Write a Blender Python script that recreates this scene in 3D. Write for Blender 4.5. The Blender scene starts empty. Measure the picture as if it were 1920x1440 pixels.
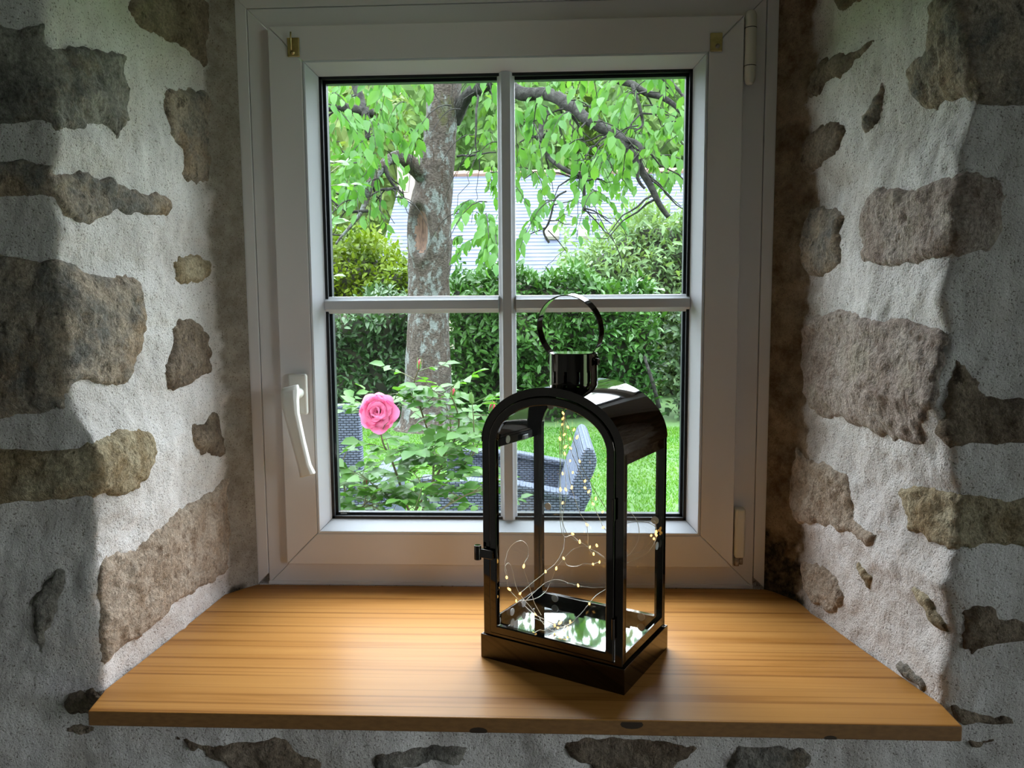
import bpy, bmesh, math, random
import numpy as np
from mathutils import Vector, Matrix
from mathutils.geometry import delaunay_2d_cdt

random.seed(7)
rng = np.random.default_rng(7)
sc = bpy.context.scene
col = sc.collection
PI = math.pi

# ------------------------------------------------------------------ camera
F_PX = 1442.0
CAM = np.array([0.0676, -1.249, 0.4659])
YAW, PITCH, ROLL = 0.0461, -0.0996, 0.0072


def rot3(yaw, pitch, roll):
    cy, sy, cp, sp, cr, sr = math.cos(yaw), math.sin(yaw), math.cos(pitch), math.sin(pitch), math.cos(roll), math.sin(roll)
    return (np.array([[cy, -sy, 0], [sy, cy, 0], [0, 0, 1]]) @ np.array([[1, 0, 0], [0, cp, -sp], [0, sp, cp]])
            @ np.array([[cr, 0, sr], [0, 1, 0], [-sr, 0, cr]]))


CM = rot3(YAW, PITCH, ROLL)
cam_d = bpy.data.cameras.new('camera')
cam_d.sensor_width = 36
cam_d.lens = F_PX / 1920 * 36
cam_d.clip_start = 0.02
cam_d.clip_end = 300
cam = bpy.data.objects.new('camera', cam_d)
col.objects.link(cam)
mw = Matrix.Identity(4)
for i in range(3):
    mw[i][0], mw[i][1], mw[i][2], mw[i][3] = CM[i, 0], CM[i, 2], -CM[i, 1], CAM[i]
cam.matrix_world = mw
sc.camera = cam

# ------------------------------------------------------------------ world (overcast sky), exposure
EXPOSURE = 0.25
SKY = 21.0
w = bpy.data.worlds.new('overcast_sky')
sc.world = w
w.use_nodes = True
nt = w.node_tree
nt.nodes.clear()
tc = nt.nodes.new('ShaderNodeTexCoord')
sx = nt.nodes.new('ShaderNodeSeparateXYZ')
m1 = nt.nodes.new('ShaderNodeMath'); m1.operation = 'MAXIMUM'; m1.inputs[1].default_value = 0.0
m2 = nt.nodes.new('ShaderNodeMath'); m2.operation = 'MULTIPLY_ADD'      # standard overcast sky: (1 + 2 sin e) / 3
m2.inputs[1].default_value = 2 / 3 * SKY
m2.inputs[2].default_value = 1 / 3 * SKY
bg = nt.nodes.new('ShaderNodeBackground')
bg.inputs['Color'].default_value = (0.84, 0.91, 1.0, 1)
wo = nt.nodes.new('ShaderNodeOutputWorld')
nt.links.new(tc.outputs['Generated'], sx.inputs[0])
nt.links.new(sx.outputs['Z'], m1.inputs[0])
nt.links.new(m1.outputs[0], m2.inputs[0])
nt.links.new(m2.outputs[0], bg.inputs['Strength'])
nt.links.new(bg.outputs[0], wo.inputs[0])

vs = sc.view_settings
vs.view_transform = 'Standard'
vs.look = 'None'
vs.gamma = 1
vs.use_curve_mapping = False
vs.exposure = EXPOSURE
cy_ = sc.cycles
cy_.use_denoising = True
cy_.caustics_reflective = False
cy_.caustics_refractive = False
cy_.max_bounces = 14
cy_.diffuse_bounces = 6
cy_.glossy_bounces = 6
cy_.transparent_max_bounces = 24
cy_.sample_clamp_indirect = 12


def portal(name, loc, rot, sx_, sy_):
    l = bpy.data.lights.new(name, 'AREA')
    l.shape = 'RECTANGLE'; l.size = sx_; l.size_y = sy_
    l.cycles.is_portal = True
    o = bpy.data.objects.new(name, l)
    o.location = loc; o.rotation_euler = rot
    col.objects.link(o)


portal('window_portal', (0, 0.075, 0.475), (-PI / 2, 0, 0), 0.62, 0.75)
portal('patio_door_portal', (2.56, -2.1, 0.15), (0, PI / 2, 0), 2.1, 1.2)


# ------------------------------------------------------------------ picture <-> place
def ray(x, y):
    return CM @ np.array([(x - 960) / F_PX, 1, (720 - y) / F_PX])


def at(x, y, Y):
    d = ray(x, y)
    return CAM + d * ((Y - CAM[1]) / d[1])


def project(P):
    q = (np.asarray(P) - CAM) @ CM
    return 960 + F_PX * q[..., 0] / q[..., 1], 720 - F_PX * q[..., 2] / q[..., 1], q[..., 1]


# ------------------------------------------------------------------ noise
def _hash(i, j, k):
    h = (i * 374761393 + j * 668265263 + k * 2147483647) & 0xffffffff
    h = ((h ^ (h >> 13)) * 1274126177) & 0xffffffff
    return ((h ^ (h >> 16)) & 0xffff) / 32767.5 - 1


def vnoise(P, f=1.0):
    P = np.asarray(P, float) * f + 100
    I = np.floor(P).astype(np.int64)
    t = P - I
    t = t * t * (3 - 2 * t)
    r = 0
    for a in (0, 1):
        for b in (0, 1):
            for c in (0, 1):
                wgt = (t[..., 0] if a else 1 - t[..., 0]) * (t[..., 1] if b else 1 - t[..., 1]) * (t[..., 2] if c else 1 - t[..., 2])
                r = r + wgt * _hash(I[..., 0] + a, I[..., 1] + b, I[..., 2] + c)
    return r


def fbm(P, f, o=3):
    r, a = 0, 1.0
    for k in range(o):
        r = r + a * vnoise(P, f)
        f *= 2.1; a *= 0.5
    return r


# ------------------------------------------------------------------ materials
MATS = {}


def mat(name, color, rough=0.6, metal=0.0, color2=None, nscale=8.0, ramp=(0.35, 0.65), bump=0.0, bscale=60.0, bdist=0.004,
        coat=0.0, coat_rough=0.1, spec=0.5, detail=6, speck=None, speck_scale=200.0, speck_th=0.62, coords='Object', stretch=None):
    if name in MATS:
        return MATS[name]
    m = bpy.data.materials.new(name)
    m.use_nodes = True
    n = m.node_tree
    p = n.nodes['Principled BSDF']
    p.inputs['Base Color'].default_value = (*color, 1)
    p.inputs['Roughness'].default_value = rough
    p.inputs['Metallic'].default_value = metal
    p.inputs['Specular IOR Level'].default_value = spec
    p.inputs['Coat Weight'].default_value = coat
    p.inputs['Coat Roughness'].default_value = coat_rough
    tcn = n.nodes.new('ShaderNodeTexCoord')
    src = tcn.outputs[coords]
    if stretch:
        mp = n.nodes.new('ShaderNodeMapping')
        mp.inputs['Scale'].default_value = stretch
        n.links.new(src, mp.inputs[0])
        src = mp.outputs[0]
    last = None
    if color2:
        tx = n.nodes.new('ShaderNodeTexNoise')
        tx.inputs['Scale'].default_value = nscale
        tx.inputs['Detail'].default_value = detail
        n.links.new(src, tx.inputs['Vector'])
        cr = n.nodes.new('ShaderNodeValToRGB')
        cr.color_ramp.elements[0].position = ramp[0]
        cr.color_ramp.elements[1].position = ramp[1]
        cr.color_ramp.elements[0].color = (*color, 1)
        cr.color_ramp.elements[1].color = (*color2, 1)
        n.links.new(tx.outputs['Fac'], cr.inputs[0])
        last = cr.outputs[0]
    if speck:
        tx = n.nodes.new('ShaderNodeTexNoise')
        tx.inputs['Scale'].default_value = speck_scale
        tx.inputs['Detail'].default_value = 3
        n.links.new(src, tx.inputs['Vector'])
        cr = n.nodes.new('ShaderNodeValToRGB')
        cr.color_ramp.elements[0].position = speck_th
        cr.color_ramp.elements[1].position = speck_th + 0.06
        n.links.new(tx.outputs['Fac'], cr.inputs[0])
        mx = n.nodes.new('ShaderNodeMix'); mx.data_type = 'RGBA'
        mx.inputs['B'].default_value = (*speck, 1)
        if last:
            n.links.new(last, mx.inputs['A'])
        else:
            mx.inputs['A'].default_value = (*color, 1)
        n.links.new(cr.outputs[0], mx.inputs['Factor'])
        last = mx.outputs['Result']
    if last:
        n.links.new(last, p.inputs['Base Color'])
    if bump:
        tx = n.nodes.new('ShaderNodeTexNoise')
        tx.inputs['Scale'].default_value = bscale
        tx.inputs['Detail'].default_value = 8
        tx.inputs['Roughness'].default_value = 0.65
        n.links.new(src, tx.inputs['Vector'])
        bp = n.nodes.new('ShaderNodeBump')
        bp.inputs['Strength'].default_value = bump
        bp.inputs['Distance'].default_value = bdist
        n.links.new(tx.outputs['Fac'], bp.inputs['Height'])
        n.links.new(bp.outputs[0], p.inputs['Normal'])
    MATS[name] = m
    return m


def leaf_mat(name, c1, c2, trans=0.4, rough=0.45, nscale=3.0, spec=0.15):
    if name in MATS:
        return MATS[name]
    m = bpy.data.materials.new(name)
    m.use_nodes = True
    n = m.node_tree
    p = n.nodes['Principled BSDF']
    p.inputs['Roughness'].default_value = rough
    p.inputs['Specular IOR Level'].default_value = spec
    tcn = n.nodes.new('ShaderNodeNewGeometry')
    tx = n.nodes.new('ShaderNodeTexNoise')
    tx.inputs['Scale'].default_value = nscale
    tx.inputs['Detail'].default_value = 4
    n.links.new(tcn.outputs['Position'], tx.inputs['Vector'])
    cr = n.nodes.new('ShaderNodeValToRGB')
    cr.color_ramp.elements[0].position = 0.35
    cr.color_ramp.elements[1].position = 0.65
    cr.color_ramp.elements[0].color = (*c1, 1)
    cr.color_ramp.elements[1].color = (*c2, 1)
    n.links.new(tx.outputs['Fac'], cr.inputs[0])
    n.links.new(cr.outputs[0], p.inputs['Base Color'])
    tr = n.nodes.new('ShaderNodeBsdfTranslucent')
    mul = n.nodes.new('ShaderNodeMix'); mul.data_type = 'RGBA'; mul.blend_type = 'MULTIPLY'
    mul.inputs['Factor'].default_value = 1.0
    mul.inputs['B'].default_value = (1.25, 1.25, 0.5, 1)
    n.links.new(cr.outputs[0], mul.inputs['A'])
    n.links.new(mul.outputs['Result'], tr.inputs['Color'])
    mx = n.nodes.new('ShaderNodeMixShader')
    mx.inputs[0].default_value = trans
    n.links.new(p.outputs[0], mx.inputs[1])
    n.links.new(tr.outputs[0], mx.inputs[2])
    n.links.new(mx.outputs[0], n.nodes['Material Output'].inputs[0])
    MATS[name] = m
    return m


def glass_mat(name, tint=(0.97, 0.985, 0.975), ior=1.45, rough=0.0):
    m = bpy.data.materials.new(name)
    m.use_nodes = True
    n = m.node_tree
    n.nodes.remove(n.nodes['Principled BSDF'])
    t = n.nodes.new('ShaderNodeBsdfTransparent'); t.inputs[0].default_value = (*tint, 1)
    g = n.nodes.new('ShaderNodeBsdfGlossy'); g.inputs['Roughness'].default_value = rough
    f = n.nodes.new('ShaderNodeFresnel'); f.inputs[0].default_value = ior
    mx = n.nodes.new('ShaderNodeMixShader')
    n.links.new(f.outputs[0], mx.inputs[0]); n.links.new(t.outputs[0], mx.inputs[1]); n.links.new(g.outputs[0], mx.inputs[2])
    n.links.new(mx.outputs[0], n.nodes['Material Output'].inputs[0])
    MATS[name] = m
    return m


def emit_mat(name, color, strength):
    m = bpy.data.materials.new(name)
    m.use_nodes = True
    p = m.node_tree.nodes['Principled BSDF']
    p.inputs['Base Color'].default_value = (*color, 1)
    p.inputs['Emission Color'].default_value = (*color, 1)
    p.inputs['Emission Strength'].default_value = strength
    MATS[name] = m
    return m


# ------------------------------------------------------------------ object helpers
def obj(name, verts, faces, m, parent=None, smooth=False, loc=None):
    me = bpy.data.meshes.new(name)
    me.from_pydata([tuple(map(float, v)) for v in verts], [], [tuple(map(int, f)) for f in faces])
    if m is not None:
        for mm in (m if isinstance(m, (list, tuple)) else [m]):
            me.materials.append(mm)
    if smooth:
        me.polygons.foreach_set('use_smooth', [True] * len(me.polygons))
    me.update()
    o = bpy.data.objects.new(name, me)
    col.objects.link(o)
    if parent is not None:
        o.parent = parent
    if loc is not None:
        o.location = loc
    return o


def inst(src, parent, M):
    o = src.copy()
    col.objects.link(o)
    o.parent = parent
    o.matrix_local = M
    return o


def empty(name, loc=(0, 0, 0), rz=0.0):
    o = bpy.data.objects.new(name, None)
    o.location = loc
    o.rotation_euler = (0, 0, rz)
    o.empty_display_size = 0.05
    col.objects.link(o)
    return o


def tag(o, label=None, cat=None, group=None, kind=None):
    if label: o['label'] = label
    if cat: o['category'] = cat
    if group: o['group'] = group
    if kind: o['kind'] = kind
    return o


class MB:
    def __init__(s):
        s.v, s.f = [], []

    def add(s, v, f):
        k = len(s.v)
        s.v += [tuple(x) for x in v]
        s.f += [tuple(i + k for i in q) for q in f]
        return s

    def box(s, x0, x1, y0, y1, z0, z1):
        v = [(x, y, z) for x in (x0, x1) for y in (y0, y1) for z in (z0, z1)]
        return s.add(v, [(0, 1, 3, 2), (4, 6, 7, 5), (0, 4, 5, 1), (2, 3, 7, 6), (0, 2, 6, 4), (1, 5, 7, 3)])

    def tube(s, pts, rad, seg=8, caps=True):
        pts = [np.asarray(p, float) for p in pts]
        n = len(pts)
        rad = [rad] * n if np.isscalar(rad) else list(rad)
        T = [pts[min(i + 1, n - 1)] - pts[max(i - 1, 0)] for i in range(n)]
        T = [t / (np.linalg.norm(t) + 1e-12) for t in T]
        a = np.array([0, 0, 1.0]) if abs(T[0][2]) < 0.9 else np.array([1.0, 0, 0])
        u = np.cross(T[0], a); u /= np.linalg.norm(u)
        k = len(s.v)
        for i in range(n):
            u = u - T[i] * (u @ T[i]); u /= (np.linalg.norm(u) + 1e-12)
            b = np.cross(T[i], u)
            for j in range(seg):
                th = 2 * PI * j / seg
                s.v.append(tuple(pts[i] + rad[i] * (math.cos(th) * u + math.sin(th) * b)))
        for i in range(n - 1):
            for j in range(seg):
                j2 = (j + 1) % seg
                s.f.append((k + i * seg + j, k + i * seg + j2, k + (i + 1) * seg + j2, k + (i + 1) * seg + j))
        if caps:
            s.f.append(tuple(k + j for j in reversed(range(seg))))
            s.f.append(tuple(k + (n - 1) * seg + j for j in range(seg)))
        return s

    def build(s, name, m, parent=None, smooth=False, loc=None, bevel=0.0, seg=2):
        o = obj(name, s.v, s.f, m, parent, smooth, loc)
        if bevel:
            bv(o, bevel, seg)
        return o


def bv(o, width, seg=2, ang=0.6):
    b = o.modifiers.new('bevel', 'BEVEL')
    b.width = width; b.segments = seg; b.limit_method = 'ANGLE'; b.angle_limit = ang
    o.data.polygons.foreach_set('use_smooth', [True] * len(o.data.polygons))
    try:
        b.harden_normals = True
    except Exception:
        pass
    return o


def catmull(pts, n=8, closed=False):
    P = [np.asarray(p, float) for p in pts]
    out = []
    N = len(P)
    rngi = range(N if closed else N - 1)
    for i in rngi:
        if closed:
            p0, p1, p2, p3 = P[(i - 1) % N], P[i], P[(i + 1) % N], P[(i + 2) % N]
        else:
            p0, p1, p2, p3 = P[max(i - 1, 0)], P[i], P[i + 1], P[min(i + 2, N - 1)]
        for k in range(n):
            t = k / n
            out.append(0.5 * (2 * p1 + (p2 - p0) * t + (2 * p0 - 5 * p1 + 4 * p2 - p3) * t * t + (3 * p1 - p0 - 3 * p2 + p3) * t ** 3))
    if not closed:
        out.append(P[-1])
    return out


# ================================================================== MATERIAL SET
class NT:
    """small node-graph helper"""
    def __init__(s, name):
        s.m = bpy.data.materials.new(name); s.m.use_nodes = True
        s.n = s.m.node_tree; s.p = s.n.nodes['Principled BSDF']
        s.tc = s.n.nodes.new('ShaderNodeTexCoord')

    def link(s, a, b):
        s.n.links.new(a, b)

    def noise(s, scale, det=4, rough=.6, st=(1, 1, 1), dist=0.0):
        mp = s.n.nodes.new('ShaderNodeMapping'); mp.inputs['Scale'].default_value = tuple(scale * k for k in st)
        s.link(s.tc.outputs['Object'], mp.inputs[0])
        t = s.n.nodes.new('ShaderNodeTexNoise'); t.inputs['Scale'].default_value = 1; t.inputs['Detail'].default_value = det
        t.inputs['Roughness'].default_value = rough; t.inputs['Distortion'].default_value = dist
        s.link(mp.outputs[0], t.inputs['Vector'])
        return t.outputs['Fac']

    def ramp(s, fac, a, b, c1=(0, 0, 0), c2=(1, 1, 1)):
        r = s.n.nodes.new('ShaderNodeValToRGB')
        r.color_ramp.elements[0].position = a; r.color_ramp.elements[1].position = b
        r.color_ramp.elements[0].color = (*c1, 1); r.color_ramp.elements[1].color = (*c2, 1)
        s.link(fac, r.inputs[0])
        return r.outputs[0]

    def mix(s, f, a, b, mode='MIX'):
        x = s.n.nodes.new('ShaderNodeMix'); x.data_type = 'RGBA'; x.blend_type = mode
        for v, k in ((f, 'Factor'), (a, 'A'), (b, 'B')):
            if isinstance(v, (int, float)):
                x.inputs[k].default_value = v
            elif isinstance(v, tuple):
                x.inputs[k].default_value = (*v, 1)
            else:
                s.link(v, x.inputs[k])
        return x.outputs['Result']

    def math(s, op, a, b):
        x = s.n.nodes.new('ShaderNodeMath'); x.operation = op
        for k, v in enumerate((a, b)):
            if isinstance(v, (int, float)):
                x.inputs[k].default_value = v
            else:
                s.link(v, x.inputs[k])
        return x.outputs[0]

    def attr(s, name):
        a = s.n.nodes.new('ShaderNodeAttribute'); a.attribute_name = name
        return a.outputs['Fac']

    def finish(s, color, height, dist, strength=1.0, rough=.92, spec=.2):
        s.link(color, s.p.inputs['Base Color'])
        s.p.inputs['Roughness'].default_value = rough
        s.p.inputs['Specular IOR Level'].default_value = spec
        b = s.n.nodes.new('ShaderNodeBump'); b.inputs['Distance'].default_value = dist; b.inputs['Strength'].default_value = strength
        s.link(height, b.inputs['Height']); s.link(b.outputs[0], s.p.inputs['Normal'])
        return s.m


def plaster_mat(name, st1, st2):
    g = NT(name)
    base = g.ramp(g.noise(10, 5), .35, .66, (.68, .625, .59), (.85, .805, .785))
    wash = g.ramp(g.noise(5.5, 7, .7), .50, .68)
    base = g.mix(g.math('MULTIPLY', wash, .45), base, (.47, .385, .31))          # dirt washed over the lime
    streak = g.noise(42, 3, .6, (1, 1, .45))
    base = g.mix(.5, base, g.ramp(streak, .3, .7, (.80, .80, .80), (1.08, 1.08, 1.08)), 'MULTIPLY')
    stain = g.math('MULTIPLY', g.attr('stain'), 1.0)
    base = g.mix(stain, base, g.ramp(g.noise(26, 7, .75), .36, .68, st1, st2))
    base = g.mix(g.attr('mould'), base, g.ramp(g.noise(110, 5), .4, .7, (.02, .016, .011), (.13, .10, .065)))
    grit = g.noise(420, 3, .6)
    pits = g.ramp(grit, .595, .65)
    base = g.mix(g.math('MULTIPLY', pits, .80), base, (.13, .095, .065))
    pits2 = g.ramp(g.noise(170, 4, .65), .635, .68)
    base = g.mix(g.math('MULTIPLY', pits2, .7), base, (.20, .15, .105))
    h = g.math('ADD', g.math('MULTIPLY', grit, -.5), g.math('ADD', g.math('MULTIPLY', g.noise(150, 6, .7), .9), g.math('MULTIPLY', g.noise(48, 4, .6, (1, 1, .5)), .9)))
    return g.finish(base, h, .0042, 1.0)


M_plaster = plaster_mat('lime_plaster', (.35, .3, .24), (.45, .40, .33))
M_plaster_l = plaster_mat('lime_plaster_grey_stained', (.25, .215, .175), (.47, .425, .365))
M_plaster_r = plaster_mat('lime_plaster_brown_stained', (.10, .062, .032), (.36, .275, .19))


def stone_mat(name, c1, c2, rust, rust_amt, dark=(.05, .04, .03)):
    g = NT(name)
    base = g.ramp(g.noise(20, 6, .65), .38, .63, c1, c2)
    base = g.mix(g.math('MULTIPLY', g.ramp(g.noise(11, 5, .7), .52, .64), rust_amt), base, rust)
    fine = g.noise(230, 4, .7)
    base = g.mix(.85, base, g.ramp(fine, .30, .70, (.42, .42, .42), (1.35, 1.35, 1.35)), 'MULTIPLY')
    base = g.mix(g.math('MULTIPLY', g.ramp(g.noise(75, 6, .7, (1, 1, .6)), .56, .66), .75), base, dark)
    h = g.math('ADD', g.math('MULTIPLY', fine, .35), g.math('ADD', g.noise(60, 6, .7, (1, 1, .55)), g.math('MULTIPLY', g.noise(140, 5, .7), .7)))
    return g.finish(base, h, .0075, 1.0)


STONE = {
    'grey': stone_mat('granite_grey', (.185, .175, .155), (.36, .33, .285), (.27, .19, .11), .5),
    'brown': stone_mat('granite_brown', (.16, .115, .08), (.34, .265, .195), (.22, .18, .15), .4, (.035, .025, .018)),
    'pink': stone_mat('granite_pink', (.37, .285, .24), (.50, .42, .37), (.42, .36, .27), .5, (.17, .11, .08)),
    'ochre': stone_mat('granite_ochre', (.31, .225, .125), (.50, .42, .285), (.25, .18, .11), .5, (.09, .06, .03)),
    'mixed': stone_mat('granite_mixed', (.21, .195, .175), (.47, .375, .285), (.36, .24, .14), .6),
    'tan': stone_mat('granite_tan', (.39, .29, .21), (.53, .43, .34), (.36, .30, .245), .5, (.16, .10, .065)),
}
M_pvc = mat('white_pvc', (0.70, 0.675, 0.68), 0.38, color2=(0.73, 0.705, 0.71), nscale=4, spec=0.45)
M_pvc_sky = mat('white_pvc_sky_tint', (0.66, 0.69, 0.74), 0.33, spec=0.45)  # white plastic of beads and bars, blue cast of skylight mixed into the colour
M_hinge = mat('cream_plastic', (0.66, 0.63, 0.55), 0.4)
M_handle = mat('white_handle_paint', (0.72, 0.70, 0.65), 0.45)
M_gasket = mat('black_rubber', (0.012, 0.013, 0.016), 0.5)
M_spacer = mat('dark_spacer', (0.05, 0.055, 0.065), 0.35, metal=0.6)
M_brass = mat('brass', (0.62, 0.50, 0.24), 0.3, metal=1.0, color2=(0.45, 0.35, 0.15), nscale=90)
M_rust = mat('rusty_steel', (0.20, 0.11, 0.06), 0.7, metal=0.4, color2=(0.55, 0.50, 0.45), nscale=120)
M_glass = glass_mat('window_glass')
M_lglass = glass_mat('lantern_glass', (0.955, 0.965, 0.96))
M_nickel = mat('black_nickel', (0.080, 0.070, 0.060), 0.04, metal=1.0)
M_mirror = mat('polished_black_nickel_tray', (0.40, 0.42, 0.41), 0.03, metal=1.0)
M_wire = mat('silver_wire', (0.78, 0.74, 0.66), 0.3, metal=0.9)
M_pad = mat('silicone_pad', (0.75, 0.76, 0.75), 0.5)
M_led = emit_mat('warm_led', (1.0, 0.58, 0.16), 3.4)
M_stamp = mat('etched_print', (0.85, 0.87, 0.86), 0.6)


def wood_mat():
    m = bpy.data.materials.new('varnished_pine')
    m.use_nodes = True
    n = m.node_tree
    p = n.nodes['Principled BSDF']
    p.inputs['Roughness'].default_value = 0.42
    p.inputs['Coat Weight'].default_value = 0.10
    p.inputs['Coat Roughness'].default_value = 0.3
    p.inputs['Specular IOR Level'].default_value = 0.12
    tcn = n.nodes.new('ShaderNodeTexCoord')
    mp = n.nodes.new('ShaderNodeMapping'); mp.inputs['Scale'].default_value = (1.1, 15, 15)
    n.links.new(tcn.outputs['Object'], mp.inputs[0])
    tx = n.nodes.new('ShaderNodeTexNoise'); tx.inputs['Scale'].default_value = 2.2; tx.inputs['Detail'].default_value = 5; tx.inputs['Distortion'].default_value = 0.35
    n.links.new(mp.outputs[0], tx.inputs['Vector'])
    cr = n.nodes.new('ShaderNodeValToRGB')
    e = cr.color_ramp.elements
    e[0].position = 0.30; e[0].color = (0.33, 0.135, 0.027, 1)
    e[1].position = 0.70; e[1].color = (0.50, 0.240, 0.066, 1)
    k = e.new(0.45); k.color = (0.435, 0.197, 0.050, 1)
    n.links.new(tx.outputs['Fac'], cr.inputs[0])
    # thin dark growth lines
    mp2 = n.nodes.new('ShaderNodeMapping'); mp2.inputs['Scale'].default_value = (0.42, 75, 75)
    n.links.new(tcn.outputs['Object'], mp2.inputs[0])
    tx2 = n.nodes.new('ShaderNodeTexNoise'); tx2.inputs['Scale'].default_value = 1.6; tx2.inputs['Detail'].default_value = 4
    n.links.new(mp2.outputs[0], tx2.inputs['Vector'])
    cr2 = n.nodes.new('ShaderNodeValToRGB')
    cr2.color_ramp.elements[0].position = 0.33; cr2.color_ramp.elements[0].color = (0.52, 0.42, 0.33, 1)
    cr2.color_ramp.elements[1].position = 0.47; cr2.color_ramp.elements[1].color = (1, 1, 1, 1)
    n.links.new(tx2.outputs['Fac'], cr2.inputs[0])
    mx = n.nodes.new('ShaderNodeMix'); mx.data_type = 'RGBA'; mx.blend_type = 'MULTIPLY'; mx.inputs['Factor'].default_value = 0.8
    n.links.new(cr.outputs[0], mx.inputs['A']); n.links.new(cr2.outputs[0], mx.inputs['B'])
    n.links.new(mx.outputs['Result'], p.inputs['Base Color'])
    bp = n.nodes.new('ShaderNodeBump'); bp.inputs['Strength'].default_value = 0.12; bp.inputs['Distance'].default_value = 0.001
    n.links.new(tx.outputs['Fac'], bp.inputs['Height']); n.links.new(bp.outputs[0], p.inputs['Normal'])
    return m


M_wood = wood_mat()
M_woodedge_shaded = mat('pine_edge_shaded', (0.20, 0.090, 0.024), 0.5, color2=(0.26, 0.12, 0.034), nscale=30, stretch=(3, 8, 8), coat=0.3, coat_rough=0.3)  # same pine, darkened: dim room light on the front edge painted in
M_knot = mat('pine_knot', (0.035, 0.018, 0.008), 0.6)

# ================================================================== THE WALL
YW = -0.37           # face of the wall towards the room
WIN_TOP = 0.957
CORNER_L = [(-0.95, -.481), (0.004, -.481), (.065, -.480), (.166, -.477), (.244, -.472), (.283, -.463), (.316, -.471), (.354, -.493), (.392, -.499), (.455, -.498), (.517, -.503),
            (.559, -.494), (.608, -.505), (.667, -.493), (.756, -.497), (.813, -.495), (1.2, -.50)]
CORNER_R = [(-0.95, .527), (.001, .527), (.046, .531), (.091, .537), (.142, .523), (.18, .533), (.236, .535), (.279, .525), (.31, .521), (.353, .498), (.389, .505), (.424, .515),
            (.472, .507), (.518, .511), (.565, .517), (.622, .517), (.678, .531), (.789, .509), (1.2, .51)]
UEND = 0.39


def path_xy(side, u, z):
    """plan position of the wall surface; u<0 on the room face, 0 the corner, 0..0.33 the reveal, 0.33..0.39 the strip by the frame"""
    tab = CORNER_L if side < 0 else CORNER_R
    cx = np.interp(z, [t[0] for t in tab], [t[1] for t in tab])
    if side < 0:
        A = (-.461, -.045); mid = (-.466, -.20)
    else:
        A = (.4625, -.050); mid = (.4935, -.22)
    E_ = (side * .4235, -.003)
    us = [0.0, 0.165, 0.33, UEND]
    xr = np.where(u < 0.165, cx + (mid[0] + 0.45 * (cx - tab[1][1]) - cx) * (u / 0.165),
                  np.where(u < 0.33, (mid[0] + 0.45 * (cx - tab[1][1])) + (A[0] - (mid[0] + 0.45 * (cx - tab[1][1]))) * ((u - .165) / .165),
                           A[0] + (E_[0] - A[0]) * ((u - .33) / (UEND - .33))))
    yr = np.where(u < 0.165, YW + (mid[1] - YW) * (u / .165),
                  np.where(u < .33, mid[1] + (A[1] - mid[1]) * ((u - .165) / .165), A[1] + (E_[1] - A[1]) * ((u - .33) / (UEND - .33))))
    x = np.where(u < 0, cx + side * (-u), xr)
    y = np.where(u < 0, YW, yr)
    return x, y


def surf(side, u, z):
    u = np.asarray(u, float); z = np.asarray(z, float)
    X = 0; Y = 0; Wt = 0
    for d, wgt in ((-.013, .5), (-.008, .8), (-.004, 1), (0, 1), (.004, 1), (.008, .8), (.013, .5)):
        uu = np.minimum(u + d, UEND)
        x, y = path_xy(side, uu, z)
        X = X + wgt * x; Y = Y + wgt * y; Wt += wgt
    keep = np.clip((UEND - u) / 0.03, 0, 1)
    x0, y0 = path_xy(side, u, z)
    X = X / Wt * keep + x0 * (1 - keep); Y = Y / Wt * keep + y0 * (1 - keep)
    return np.stack([X, Y, z + 0 * X], -1)


def surf_n(side, u, z):
    e = 0.004
    d = surf(side, np.asarray(u) + e, z) - surf(side, np.asarray(u) - e, z)
    n = np.stack([d[..., 1], -d[..., 0], 0 * d[..., 0]], -1)
    n = n / (np.linalg.norm(n, axis=-1, keepdims=True) + 1e-9)
    s = 1.0 if side < 0 else -1.0
    return n * s      # left wall path runs +x then +y


def plaster_disp(P):
    return 0.0060 * fbm(P, 13, 2) + 0.0026 * fbm(P, 55, 3) + 0.0010 * vnoise(P, 210)


def tri_grid(nu, nv):
    f = []
    for i in range(nu - 1):
        for j in range(nv - 1):
            a = i * nv + j
            f.append((a, a + 1, a + nv + 1, a + nv))
    return f


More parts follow.
